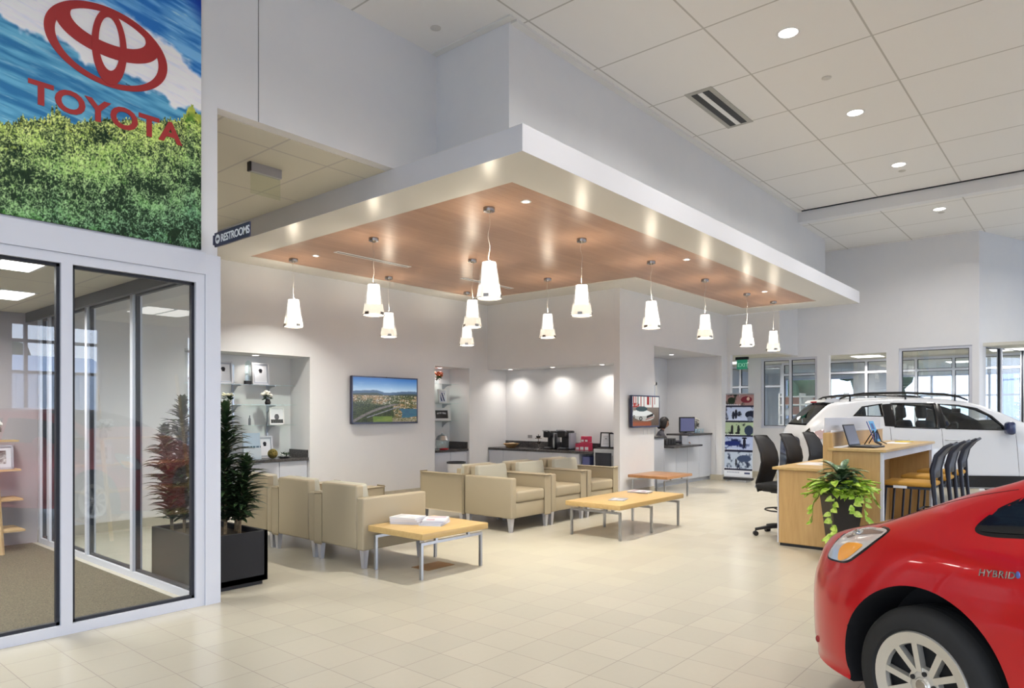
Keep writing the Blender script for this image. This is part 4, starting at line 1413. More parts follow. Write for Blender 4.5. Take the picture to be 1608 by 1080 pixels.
mur = thing('wall_mural', 'large printed mural of ocean surf above green grass with a red emblem', 'mural', (0, 5.078, 0))
picture('print', MX1 - MX0, MZ1 - MZ0, 560, 560, mural, mur, ((MX0 + MX1) / 2, -.012, (MZ0 + MZ1) / 2), rough=.55)
obj('panel', MB().box(MX0, MX1, -.0115, 0, MZ0, MZ1), M_DARK, mur, smooth=0)
M_RED = mat('emblem_red', (0.42, 0.028, 0.03), .45)


def ring(cx, cz, a, b_, ca, cb, icx, icz, n=96):
    """closed band between an outer and an inner ellipse"""
    v = []
    for k in range(n):
        t = 2 * PI * k / n
        v.append((cx + a * math.cos(t), 0, cz + b_ * math.sin(t)))
    for k in range(n):
        t = 2 * PI * k / n
        v.append((icx + ca * math.cos(t), 0, icz + cb * math.sin(t)))
    f = [(k, n + k, n + (k + 1) % n, (k + 1) % n) for k in range(n)]
    return v, f


EX, EZ = 1.787, 3.868
em = MB()


def addring(mb, cx, cz, a, b_, ca, cb, icx, icz, y=-.016):
    v, f = ring(cx, cz, a, b_, ca, cb, icx, icz)
    n_ = len(v)
    vv = [(p[0], y, p[2]) for p in v] + [(p[0], y + .004, p[2]) for p in v]
    ff = list(f) + [tuple(n_ + i for i in reversed(q)) for q in f]
    h_ = n_ // 2
    for k in range(h_):
        k2 = (k + 1) % h_
        ff.append((k, k2, n_ + k2, n_ + k))
        ff.append((h_ + k2, h_ + k, n_ + h_ + k, n_ + h_ + k2))
    mb.add(vv, ff)


addring(em, EX, EZ, .378, .265, .318, .226, EX, EZ - .004)
addring(em, EX, EZ + .092, .318, .160, .232, .106, EX, EZ + .128, -.0172)
addring(em, EX, EZ + .0, .108, .252, .066, .178, EX, EZ + .022, -.0184)
obj('emblem', em, M_RED, mur, smooth=0)
tm = textmesh('TOYOTA', .20, extrude=.002, bold=.0065, align='CENTER', spacing=1.06)
tm.materials.clear()
tm.materials.append(M_RED)
xs = [q.co.x for q in tm.vertices]
ys = [q.co.y for q in tm.vertices]
sw = .945 / (max(xs) - min(xs))
sh = .150 / (max(ys) - min(ys))
cxx = (max(xs) + min(xs)) / 2
my = min(ys)
for q in tm.vertices:
    q.co.x = (q.co.x - cxx) * sw
    q.co.y = (q.co.y - my) * sh
obj('lettering', tm, M_RED, mur, (1.797, -.0165, 3.345), (PI / 2, 0, 0))

# restroom blade sign, projecting from the corner post towards the hall
M_NAVY = mat('sign_navy', (.035, .037, .075), .45)
sg = thing('restroom_sign', 'dark navy blade sign reading RESTROOMS, projecting from the corner post', 'sign', (2.49, 5.03, 2.70))
obj('panel', MB().rbox(-.006, .006, -.52, -.015, -.052, .052, .002, 1), M_NAVY, sg, smooth=0)
obj('mounting_bracket', MB().box(-.01, .01, -.016, 0, -.035, .035), M_NAVY, sg, smooth=0)
textobj('lettering', 'RESTROOMS', .078, M_PAPER, sg, (-.0075, -.115, -.027), (PI / 2, 0, -PI / 2), extrude=.0006, bold=.0016, spacing=.90)
disc = MB().lathe([(.0001, 0), (.034, 0), (.034, .0012), (.0001, .0012)], n=32)
obj('arrow_disc', disc, M_PAPER, sg, (-.0072, -.068, 0), (0, -PI / 2, 0))
ar = MB().prism([(-.022, 0), (-.004, .018), (-.004, .008), (.02, .008), (.02, -.008), (-.004, -.008), (-.004, -.018)], 0, .0012, 'xz')
obj('arrow', ar, M_NAVY, sg, (-.0088, -.068, 0), (0, 0, -PI / 2))

# edge lit glass exit sign, seen from its back, under the low ceiling
ex = thing('exit_sign', 'grey hanging sign housing with a clear glass panel under the low ceiling', 'exit sign', (3.43, 5.93, 3.74))
obj('mounting_plate', MB().box(-.09, .09, .03, .10, -.02, 0), M_BLACK, ex, smooth=0)
obj('housing', MB().rbox(-.155, .155, -.02, .03, -.11, -.02, .004, 1), mat('sign_grey', (.40, .40, .44), .35, .5), ex)
obj('end_cap', MB().box(-.17, -.155, -.02, .03, -.11, -.02), M_BLACK, ex, smooth=0)
obj('glass_panel', MB().box(-.15, .15, .002, .008, -.31, -.11), glass('pale_glass', (.90, .92, .86)), ex, smooth=0)

# green exit sign in the passage
ex = thing('exit_sign', 'small green lit exit sign with a black top, hanging in the passage', 'exit sign', (14.95, 6.05, 2.65), -PI / 2)
obj('housing', MB().box(-.14, .14, -.03, .03, -.06, 0), M_BLACK, ex, smooth=0)
obj('panel', MB().box(-.12, .12, -.004, .004, -.27, -.06), mat('exit_green', (.03, .25, .15), .3, emit=(.04, .45, .27), es=.22), ex, smooth=0)
textobj('lettering', 'EXIT', .12, mat('exit_letter', (.5, .9, .7), .4, emit=(.35, .8, .6), es=.15), ex, (-.10, -.0055, -.215), (PI / 2, 0, 0), extrude=.0008)


# ---------------------------------------------------------------- wall screens
def city(U, V):
    C = lambda *c: np.array(c)
    sky = lerpc(C(.72, .82, .90), C(.22, .45, .72), (V - .70) * 3.6)
    sky = lerpc(sky, C(.90, .92, .95), (fbm(U * 4, V * 14, 2, 3) - .5) * 3 * (1 - np.clip((V - .72) * 5, 0, 1)) * (U < .6))
    hz = .685 + .02 * np.sin(U * 9) + .03 * np.exp(-((U - .35) / .1) ** 2) + .02 * fbm(U * 14, U * 0, 8, 3)
    img = sky
    img = lerpc(img, C(.28, .38, .50), (hz - V) * 200)
    img = lerpc(img, C(.20, .26, .24), (hz - .05 - V) * 40)
    n1 = fbm(U * 60, V * 90, 5, 2); n2 = fbm(U * 12, V * 18, 6, 3)
    town = lerpc(C(.30, .33, .18), C(.62, .50, .34), (n2 - .4) * 4)
    town = lerpc(town, C(.88, .84, .78), (n1 - .68) * 8)
    town = lerpc(town, C(.14, .18, .12), (.40 - n1) * 6)
    img = lerpc(img, town, (.615 - V) * 60)
    wood_ = lerpc(C(.10, .15, .09), C(.28, .32, .17), (n1 - .35) * 3)
    img = lerpc(img, wood_, (.44 - V - .12 * (U - .3)) * 20 * (U < .62))
    road = np.abs(V - (.02 + .60 * U + .05 * np.sin(U * 5))) < .012 + .022 * (1 - U)
    img = np.where((road & (V < .42))[..., None], lerpc(C(.36, .34, .34), C(.55, .52, .50), n1), img)
    road = np.abs(V - (.10 + .50 * (U - .2))) < .011
    img = np.where((road & (U > .2) & (U < .72))[..., None], lerpc(C(.42, .42, .46), C(.62, .62, .64), n1), img)
    riv = (V < .31) & (V > .15 + .06 * np.sin(U * 6)) & (U > .66 + .10 * np.sin(V * 9))
    img = np.where(riv[..., None], lerpc(C(.16, .30, .42), C(.22, .42, .48), n2), img)
    img = np.where(((V < .13) & (U > .3) & (U < .6))[..., None], lerpc(C(.30, .42, .16), C(.50, .55, .28), n2), img)
    img = np.where(((V < .10) & (U > .6))[..., None], lerpc(C(.62, .58, .50), C(.36, .36, .22), (n1 - .4) * 4), img)
    return img


def showcar(U, V):
    C = lambda *c: np.array(c)
    img = lerpc(C(.34, .28, .24), C(.55, .50, .46), V * 1.4 + .2 * (fbm(U * 5, V * 8, 3, 3) - .5))
    img = lerpc(img, C(.60, .30, .18), (.22 - V) * 8 * (np.abs(U - .35) < .35))
    back = V > .64
    img[back] = (.92, .92, .90)
    # tall red and white letters of the backdrop, cut off by the frame
    for (a, b_) in ((.02, .06), (.10, .14), (.18, .21), (.29, .32), (.40, .43), (.53, .62), (.66, .68), (.73, .76), (.82, .85)):
        m_ = back & (U > a) & (U < b_) & (V > .68 + .05 * np.sin(a * 40))
        img[m_] = (.62, .08, .06) if int(a * 100) % 3 else (.12, .10, .10)
    img[back & (U < .25) & (V < .78) & (fbm(U * 20, V * 20, 8, 2) > .5)] = (.65, .15, .10)
    # white car body
    body = (((U - .40) / .42) ** 2 + ((V - .36 + .10 * (U - .4)) / .19) ** 2) < 1
    body |= (U > .02) & (U < .40) & (V > .30) & (V < .52)
    img[body] = (.90, .91, .90)
    sh = (((U - .40) / .42) ** 2 + ((V - .36 + .10 * (U - .4)) / .19) ** 2 < 1) & (V < .34)
    img[sh] = (.72, .72, .70)
    gl_ = (((U - .33) / .22) ** 2 + ((V - .58) / .09) ** 2) < 1
    img[gl_] = (.18, .28, .30)
    for (cx_, cz_, r_) in ((.30, .25, .075), (.05, .32, .05)):
        m_ = ((U - cx_) / .8) ** 2 + (V - cz_) ** 2 < r_ ** 2
        img[m_] = (.10, .10, .10)
        m_ = ((U - cx_) / .8) ** 2 + (V - cz_) ** 2 < (r_ * .55) ** 2
        img[m_] = (.65, .65, .62)
    g_ = (np.abs(V - (.33 + (U - .62) * .35)) < .045) & (U > .52) & (U < .78)
    img[g_] = (.12, .10, .10)
    img[(np.abs(V - (.25 + (U - .62) * .30)) < .012) & (U > .48) & (U < .80)] = (.60, .16, .10)
    return img


def tv(name, label, x0, x1, z0, z1, yw, fn, nx, ny):
    t = thing(name, label, 'television', ((x0 + x1) / 2, yw - .003, (z0 + z1) / 2))
    W, H = (x1 - x0) / 2, (z1 - z0) / 2
    obj('casing', MB().rbox(-W, W, -.085, -.03, -H, H, .008, 2), mat('tv_navy', (.02, .022, .05), .3), t)
    obj('bezel', MB().box(-W, W, -.088, -.085, -H, -H + .03).box(-W, W, -.088, -.085, H - .022, H).box(-W, -W + .022, -.088, -.085, -H, H).box(W - .022, W, -.088, -.085, -H, H), mat('tv_bezel', (.06, .07, .13), .25), t, smooth=0)
    obj('wall_bracket', MB().box(-.2, .2, -.03, 0, -.15, .15), M_BLACK, t, smooth=0)
    picture('screen', 2 * W - .044, 2 * H - .052, nx, ny, fn, t, (0, -.0862, .004), emit=.85, rough=.15)
    return t


q = tv('television', 'flat wall television showing an aerial view of a river town', 6.68, 8.06, 1.24, 2.01, 9.09, city, 150, 90)
obj('sensor', MB().cyl((0, -.09, .375), (0, -.075, .375), .012, n=12), M_BLACK, q)
tv('television', 'smaller wall screen showing a white car on a show stand', 10.19, 11.14, 1.165, 1.72, 6.11, showcar, 120, 70)
tag(obj('wall_plate', MB().rbox(10.72, 10.78, 6.103, 6.11, 1.04, 1.13, .002, 1).rbox(10.86, 10.96, 6.103, 6.11, 1.04, 1.13, .002, 1), M_WHITEPL), 'white cable plates on the wall just below the smaller screen', 'wall plate')


# ---------------------------------------------------------------- roll-up banner
def banner(U, V):
    C = lambda *c: np.array(c)
    n1 = fbm(U * 12, V * 40, 7, 3)
    img = lerpc(C(.55, .62, .74), C(.80, .84, .90), n1)
    bands = ((.84, 1.01, (.62, .50, .50), (.12, .16, .14)), (.655, .84, (.74, .80, .92), (.08, .10, .16)), (.48, .655, (.66, .74, .62), (.10, .14, .14)), (.30, .48, (.66, .72, .86), (.08, .12, .30)), (.075, .30, (.70, .76, .84), (.12, .16, .26)))
    for k, (a, b_, hi, lo_) in enumerate(bands):
        m_ = (V >= a) & (V < b_)
        nn = fbm(U * 6 + k * 3, V * 16, 11 + k, 4)
        c = lerpc(C(*hi), C(*lo_), (nn - .56) * 6)
        img[m_] = c[m_]
        m_ = (V >= a) & (V < a + .022)
        img[m_] = (.08, .10, .20)
        m_ = (V >= a + .022) & (V < a + .034) & (U < .55) & (np.sin(U * 90) > -.2)
        img[m_] = (.88, .90, .95)
    def blob(cx, cz, rx, rz, c):
        m_ = ((U - cx) / rx) ** 2 + ((V - cz) / rz) ** 2 < 1
        img[m_] = c
    blob(.20, .92, .14, .04, (.12, .18, .12)); blob(.74, .93, .20, .04, (.45, .14, .20)); blob(.80, .94, .05, .02, (.85, .75, .70))
    blob(.28, .74, .05, .05, (.08, .10, .18)); blob(.38, .755, .05, .06, (.08, .10, .18)); blob(.90, .75, .2, .045, (.10, .13, .22)); blob(.88, .70, .10, .03, (.45, .50, .60))
    blob(.25, .57, .05, .055, (.08, .10, .12)); blob(.48, .57, .05, .055, (.08, .10, .12)); blob(.22, .525, .09, .014, (.08, .10, .12)); blob(.45, .525, .09, .014, (.08, .10, .12)); blob(.85, .56, .16, .06, (.16, .22, .32))
    blob(.25, .40, .30, .03, (.10, .16, .42)); blob(.70, .41, .05, .065, (.07, .08, .16)); blob(.70, .465, .09, .012, (.07, .08, .16))
    blob(.42, .17, .03, .05, (.08, .10, .16)); blob(.70, .22, .25, .04, (.22, .28, .40))
    m_ = V < .075
    img[m_] = (.86, .88, .92)
    m_ = (V < .055) & (V > .035) & (U > .72) & (U < .92)
    img[m_] = (.20, .25, .40)
    m_ = (V < .06) & (V > .045) & (U > .1) & (U < .55) & (np.sin(U * 110) > 0)
    img[m_] = (.45, .50, .60)
    return img


ban = thing('rollup_banner', 'tall roll-up banner with outdoor photo panels beside the passage', 'banner', (13.98, 5.735, 0), -PI / 2 + R(4))
picture('print', .58, 1.72, 70, 190, banner, ban, (0, .03, .955), rough=.5, tilt=R(-4))
bk = MB().box(-.29, .29, .0, .003, -.87, .865)
bk.xf(Matrix.Translation((0, .034, .955)) @ Matrix.Rotation(R(-4), 4, 'X'))
obj('backing', bk, M_PAPER, ban, smooth=0)
obj('base_cassette', MB().rbox(-.30, .30, -.07, .05, .03, .085, .01, 2), M_DARK, ban)
for s in (-1, 1):
    obj('foot', MB().box(s * .2 - .012, s * .2 + .012, -.16, .15, 0, .03), M_STEEL, ban, smooth=0)
obj('support_pole', MB().cyl((0, .06, .05), (0, .095, 1.80), .009, n=8), M_STEEL, ban)
obj('top_bar', MB().rbox(-.295, .295, .075, .095, 1.80, 1.825, .004, 1), M_STEEL, ban)


# ---------------------------------------------------------------- plants
def leaf(mb, base, dirv, L, w_, droop=.5, mi=0, fold=.25, segs=5, tw=0.0):
    """arching leaf blade with real outline"""
    d = Vector(dirv).normalized()
    side = d.cross(Vector((0, 0, 1)))
    if side.length < .05: side = Vector((1, 0, 0))
    side.normalize()
    if tw: side = (Matrix.Rotation(tw, 3, d) @ side)
    p = Vector(base)
    L1, L2, L3 = [], [], []
    for k in range(segs + 1):
        t = k / segs
        ww = w_ * (math.sin(PI * min(1, t * .92 + .08)) ** .75) * (1 - t * .15)
        if k == segs: ww = 0.0004
        nrm = side.cross(d)
        L1.append(p - side * ww + nrm * ww * fold)
        L2.append(p.copy())
        L3.append(p + side * ww + nrm * ww * fold)
        p = p + d * (L / segs)
        d = (d + Vector((0, 0, -droop / segs))).normalized()
    o = L1 + L2 + L3
    n_ = segs + 1
    f = []
    for k in range(segs):
        f.append((k, n_ + k, n_ + k + 1, k + 1))
        f.append((n_ + k, 2 * n_ + k, 2 * n_ + k + 1, n_ + k + 1))
    mb.add(o, f, mi)


def leafmat(name, c1, c2, scale, rough=.4, trans=.0):
    m = mat(name, c1, rough, spec=.5)
    f = noise_tex(m, objco(m), scale, 3)
    n, l, b = nodes(m)
    l.new(ramp(m, f, [(.42, c1), (.60, c2)]), b.inputs['Base Color'])
    return m


M_DRAC = leafmat('dracaena_leaf', (.018, .040, .020), (.045, .085, .030), 14, .35)
M_BARK = speckled('cane_bark', (.16, .11, .06), (.26, .19, .11), 40, .8)
pb = thing('planter_box', 'long black rectangular floor planter at the end of the glass office', 'planter', (2.80, 5.75, 0))
pbx = MB()
W, D, H = .275, .46, .445
pbx.box(-W, W, -D, -D + .03, .035, H).box(-W, W, D - .03, D, .035, H).box(-W, -W + .03, -D, D, .035, H).box(W - .03, W, -D, D, .035, H).box(-W, W, -D, D, .035, .08)
obj('box', pbx, mat('planter_black', (.011, .011, .014), .7), pb, smooth=0)
obj('plinth', MB().box(-W + .03, W - .03, -D + .03, D - .03, 0, .035), M_BLACK, pb, smooth=0)
obj('soil', MB().box(-W + .03, W - .03, -D + .03, D - .03, .3, .40), speckled('soil', (.02, .014, .008), (.07, .05, .03), 60, 1.0), pb, smooth=0)


def dracaena(label, x, y, stems, seed):
    t = thing('dracaena', label, 'potted plant', (x, y, .40))
    rnd = random.Random(seed)
    st = MB(); lf = MB()
    for (dx, dy, h, r_, lx, ly) in stems:
        top = Vector((dx + lx, dy + ly, h))
        st.tube([(dx, dy, 0), (dx + lx * .3, dy + ly * .3, h * .5), top - Vector((0, 0, .08))], [.015, .012, .008], 8)
        nw = int(h / .0165)
        for k in range(nw):
            f = k / nw
            z = .10 + (h - .10) * f
            c = Vector((dx + lx * f, dy + ly * f, z))
            rr = r_ * (.80 + .35 * math.sin(PI * min(1, f * 1.1)) - .42 * max(0, f - .72) / .28)
            for q in range(5):
                a = k * 2.4 + q * PI / 2.5 + rnd.uniform(-.3, .3)
                el = rnd.uniform(.25, .75) + .7 * max(0, f - .8) / .2
                leaf(lf, c, (math.cos(a) * math.cos(el), math.sin(a) * math.cos(el), math.sin(el)), rr * rnd.uniform(1.05, 1.4), .022, rnd.uniform(.5, 1.1), fold=.3, segs=4)
        for q in range(9):
            a = q * .7
            leaf(lf, top - Vector((0, 0, .05)), (math.cos(a) * .45, math.sin(a) * .45, 1), rnd.uniform(.08, .12), .012, .2, segs=4)
    obj('cane', st, M_BARK, t)
    obj('foliage', lf, M_DRAC, t, smooth=60, fix=False)
    return t


dracaena('tall dense dark green dracaena at the right end of the black planter', .08 + 2.80, 5.62, [(0, 0, 1.08, .17, 0, 0), (.09, -.06, .62, .17, .05, -.02), (-.03, .10, .8, .16, -.02, .06), (.12, .06, .42, .15, .06, .0)], 2)
dracaena('dark green dracaena of the black planter seen through the office glass', 2.70, 5.98, [(0, .0, 1.12, .17, -.02, 0), (-.06, .10, .88, .16, -.05, .03), (.07, -.08, .96, .16, 0, 0)], 5)

# tapered planter with a variegated plant and trailing lime pothos
PX, PY = 7.12, 1.905
tp = thing('tapered_planter', 'tall dark tapered square planter in front of the wooden desk', 'planter', (PX, PY, 0), R(38))


def frustum(mb, r0, z0, r1, z1, cap=True):
    v = [(sx_ * r0, sy_ * r0, z0) for sx_, sy_ in ((-1, -1), (1, -1), (1, 1), (-1, 1))] + [(sx_ * r1, sy_ * r1, z1) for sx_, sy_ in ((-1, -1), (1, -1), (1, 1), (-1, 1))]
    f = [(0, 1, 5, 4), (1, 2, 6, 5), (2, 3, 7, 6), (3, 0, 4, 7)]
    if cap: f += [(3, 2, 1, 0)]
    mb.add(v, f)


fm_ = MB()
frustum(fm_, .085, 0, .150, .66)
frustum(fm_, .105, .30, .142, .66, False)
fm_.add([(-.15, -.15, .66), (.15, -.15, .66), (.15, .15, .66), (-.15, .15, .66), (-.142, -.142, .66), (.142, -.142, .66), (.142, .142, .66), (-.142, .142, .66)], [(0, 1, 5, 4), (1, 2, 6, 5), (2, 3, 7, 6), (3, 0, 4, 7)])
obj('pot', fm_, mat('planter_brown_black', (.020, .017, .016), .42), tp, smooth=0, fix=False)
obj('soil', MB().box(-.135, .135, -.135, .135, .60, .62), MATS['soil'], tp, smooth=0)
M_AGL = leafmat('variegated_leaf', (.015, .055, .02), (.16, .27, .12), 26, .3)
M_AGL2 = leafmat('pale_leaf', (.25, .38, .22), (.50, .60, .42), 30, .35)
M_LIME = leafmat('lime_leaf', (.26, .46, .03), (.55, .70, .14), 22, .35)
pl = thing('foliage_plant', 'dark green variegated leafy plant rising from the tapered planter', 'potted plant', (PX, PY, .62))
rnd = random.Random(11)
lf = MB(); st = MB()
for k in range(80):
    a = rnd.uniform(0, 2 * PI)
    z = rnd.uniform(.06, .25)
    el = rnd.uniform(-.1, .75) * (z / .25)
    c = (.03 * math.cos(a), .03 * math.sin(a), z)
    leaf(lf, c, (math.cos(a), math.sin(a), .25 + el), rnd.uniform(.16, .25), rnd.uniform(.032, .044), rnd.uniform(.6, 1.1), mi=(1 if k % 7 == 0 else 0), fold=.2, segs=6)
    st.tube([(0, 0, 0), c], .004, 5)
obj('stems', st, MATS['stem_green'], pl)
obj('foliage', lf, [M_AGL, M_AGL2], pl, smooth=60, fix=False)
po = thing('trailing_pothos', 'bright lime green trailing vine spilling over the tapered planter', 'potted plant', (PX, PY, .62))
lf = MB(); st = MB()


def heart(mb, base, d, nrm, L, w_):
    d = Vector(d).normalized(); nrm = Vector(nrm).normalized()
    s_ = d.cross(nrm).normalized()
    prof = [(0, .0), (-.06, .45), (.08, .9), (.3, 1.0), (.55, .78), (.8, .40), (1, 0)]
    mid = [(0.0), (.02), (.1), (.3), (.55), (.8), (1)]
    v = []
    for (t, ww), m_ in zip(prof, mid):
        v.append(Vector(base) + d * L * t + s_ * w_ * ww + nrm * .10 * L * ww * .8)
    for m_ in mid: v.append(Vector(base) + d * L * m_ - nrm * .12 * L * m_ * m_)
    for (t, ww) in prof:
        v.append(Vector(base) + d * L * t - s_ * w_ * ww + nrm * .10 * L * ww * .8)
    n_ = 7
    f = []
    for k in range(n_ - 1):
        f.append((k, k + 1, n_ + k + 1, n_ + k)); f.append((n_ + k, n_ + k + 1, 2 * n_ + k + 1, 2 * n_ + k))
    mb.add(v, f)


for k in range(150):
    a = rnd.uniform(0, 2 * PI)
    r_ = rnd.uniform(.08, .25)
    c = Vector((r_ * math.cos(a), r_ * math.sin(a), rnd.uniform(.03, .16) - .35 * max(0, r_ - .17)))
    st.tube([(c.x * .3, c.y * .3, 0), c], .0025, 4)
    heart(lf, c, (math.cos(a + rnd.uniform(-.7, .7)), math.sin(a + rnd.uniform(-.7, .7)), rnd.uniform(-.7, .3)), (math.cos(a) * .5, math.sin(a) * .5, 1), rnd.uniform(.09, .14), rnd.uniform(.030, .044))
# vines: direction in world terms (towards the camera side of the pot)
vines = [((-.10, .16), [(.0, .02), (.07, -.06), (.09, -.14), (.10, -.22), (.11, -.28)]),
         ((-.17, .02), [(.0, .02), (.05, -.08), (.05, -.18), (.055, -.30), (.10, -.38), (.16, -.42)]),
         ((-.05, -.16), [(.0, .03), (.08, -.04), (.11, -.14), (.10, -.22), (.14, -.26)]),
         ((-.13, -.12), [(.0, .03), (.06, -.03), (.09, -.10), (.08, -.16)]),
         ((.05, -.17), [(.0, .03), (.09, .02), (.14, -.06), (.17, -.10)])]
for (bx, by), pts in vines:
    d = Vector((bx, by, 0)).normalized()
    tang = Vector((-d.y, d.x, 0))
    P = [Vector((bx, by, .03)) + d * (p[0]) * .75 + Vector((0, 0, p[1])) + tang * .02 * math.sin(i * 2.1) for i, p in enumerate(pts)]
    st.tube(P, .003, 5)
    for i in range(1, len(P)):
        for q in (0, 1):
            c = P[i].lerp(P[i - 1], .5 * q)
            heart(lf, c, (d.x * .6 + tang.x * (1 if (i + q) % 2 else -1), d.y * .6 + tang.y * (1 if (i + q) % 2 else -1), -.5), (d.x, d.y, .4), rnd.uniform(.07, .09), rnd.uniform(.024, .034))
obj('vines', st, mat('vine_green', (.25, .38, .08), .5), po)
obj('foliage', lf, M_LIME, po, smooth=60, fix=False)

# ---------------------------------------------------------------- work island
DX0, DX1 = 7.5, 10.1
dk = thing('work_island', 'light wood double-sided work counter with a low side and a high side', 'desk', ((DX0 + DX1) / 2, 2.14, 0))
cx = (DX0 + DX1) / 2


def dbox(nm, a, m, par=dk, r=0.003):
    q = MB().rbox(a[0] - cx, a[1] - cx, a[2] - 2.14, a[3] - 2.14, a[4], a[5], r, 1)
    return obj(nm, q, m, par, smooth=0)


dbox('low_end_panel', (DX0 + .02, DX0 + .05, 2.18, 2.64, .03, .81), M_WOODD)
dbox('low_edge_strip', (DX0 + .015, DX0 + .055, 2.64, 2.655, .03, .81), M_FRAME)
dbox('low_end_panel', (DX1 - .05, DX1 - .02, 2.18, 2.64, .03, .81), M_WOODD)
dbox('toe_strip', (DX0 + .025, DX0 + .045, 2.18, 2.63, 0, .03), M_BLACK)
dbox('low_top', (DX0 - .01, DX1, 2.18, 2.70, .812, .84), M_WOODT)
dbox('spine_panel', (DX0 + .005, DX1, 2.10, 2.179, .02, 1.03), M_WOODD)
dbox('spine_post', (DX0 + .0, DX0 + .05, 2.092, 2.185, .84, 1.215), M_WOODD)
dbox('hutch_back', (DX0 + .05, DX1 - .25, 2.14, 2.16, 1.03, 1.215), M_WOODD)
M_FROST = mat('frosted_screen', (.66, .66, .69), .5)
dbox('frosted_screen', (DX0 - .002, 9.82, 2.162, 2.172, 1.215, 1.37), M_FROST)
dbox('frosted_screen', (DX0 + .052, 9.82, 2.118, 2.128, 1.215, 1.235), M_FROST)  # pale inner strip painted in for the screen's reflection
dbox('high_end_panel', (DX0 + .02, DX0 + .05, 1.655, 2.098, .03, 1.03), M_WOODD)
dbox('high_end_panel', (DX1 - .05, DX1 - .02, 1.655, 2.098, .03, 1.03), M_WOODD)
dbox('high_edge_strip', (DX0 + .015, DX0 + .055, 1.625, 1.655, .0, 1.03), M_FRAME)
dbox('high_edge_strip', (DX1 - .055, DX1 - .015, 1.625, 1.655, .0, 1.03), M_FRAME)
dbox('apron', (DX0 + .055, DX1 - .055, 1.63, 1.645, .955, 1.03), M_FRAME)
dbox('high_top', (DX0 - .01, DX1 + .01, 1.60, 2.138, 1.032, 1.06), M_WOODT)
dbox('shelf_edge', (DX0 + .05, 8.3, 2.02, 2.138, 1.061, 1.066), M_FROST)
dbox('white_inlay', (8.0, 8.45, 2.35, 2.62, .8401, .8425), M_FROST)
for x in (8.35, 9.35):
    k = dbox('power_outlet', (x, x + .13, 2.134, 2.139, 1.10, 1.165), M_DARK)


def make_laptop(label, x, y, z, rz):
    t = thing('laptop', label, 'laptop', (x, y, z), rz)
    obj('keyboard_deck', MB().rbox(-.17, .17, -.12, .12, .0, .018, .006, 2), M_BLACK, t)
    obj('keys', MB().box(-.145, .145, -.02, .09, .018, .0195), M_DARK, t, smooth=0)
    obj('trackpad', MB().box(-.04, .04, -.10, -.04, .018, .0188), mat('pad', (.06, .06, .065), .3), t, smooth=0)
    T = Matrix.Translation((0, .118, .012)) @ Matrix.Rotation(R(-17), 4, 'X')
    lid = MB().rbox(-.17, .17, 0, .010, 0, .235, .004, 2)
    lid.xf(T)
    obj('lid', lid, M_BLACK, t)
    s = MB().box(-.155, .155, -.0012, 0, .02, .222)
    s.xf(T)
    obj('screen', s, mat('laptop_screen', (.12, .12, .15), .12, emit=(.3, .32, .4), es=.14), t, smooth=0)
    return t


make_laptop('open black laptop on the high counter, screen turned to the stools', 7.90, 1.86, 1.0605, R(-4))


def tablet_stand(label, x, y, rz, c, nm='brochure_stand'):
    t = thing(nm, label, 'stand', (x, y, 1.0605), rz)
    T = Matrix.Translation((0, 0, .03)) @ Matrix.Rotation(R(-20), 4, 'X')
    p = MB().rbox(-.07, .07, 0, .008, 0, .25, .003, 1)
    p.xf(T)
    obj('folder', p, mat('folder_%.2f' % c[2], c, .35), t, smooth=0)
    q = MB().box(-.055, .055, -.0012, 0, .03, .11).box(-.055, .02, -.0012, 0, .15, .22)
    q.xf(T)
    obj('cover_print', q, mat('print_%.2f' % c[0], (.35, .12, .22) if c[0] < .1 else (.05, .1, .3), .4), t, smooth=0)
    e = MB().tube([(-.08, -.06, .002), (-.07, .0, .03), (0, .02, .16), (.07, .0, .03), (.08, -.06, .002)], .006, 8).tube([(0, .02, .16), (0, .11, .002)], .006, 8)
    obj('easel', e, M_BLACK, t)
    return t


tablet_stand('dark easel holding a purple and blue folder on the high counter', 8.55, 1.93, R(12), (.05, .09, .30))
tablet_stand('easel with a bright blue brochure, right of the purple folder', 8.80, 1.95, R(-6), (.12, .40, .70))
t = thing('paper_sheets', 'white papers with a yellow pad lying at the far end of the high counter', 'paper', (9.35, 1.85, 1.0605))
obj('sheets', MB().box(-.28, .05, -.12, .10, 0, .003).box(-.1, .2, -.10, .12, .003, .005), M_PAPER, t, smooth=0)
obj('yellow_pad', MB().box(.0, .28, -.10, .05, .0052, .016), mat('yellow_pad', (.70, .52, .08), .6), t, smooth=0)


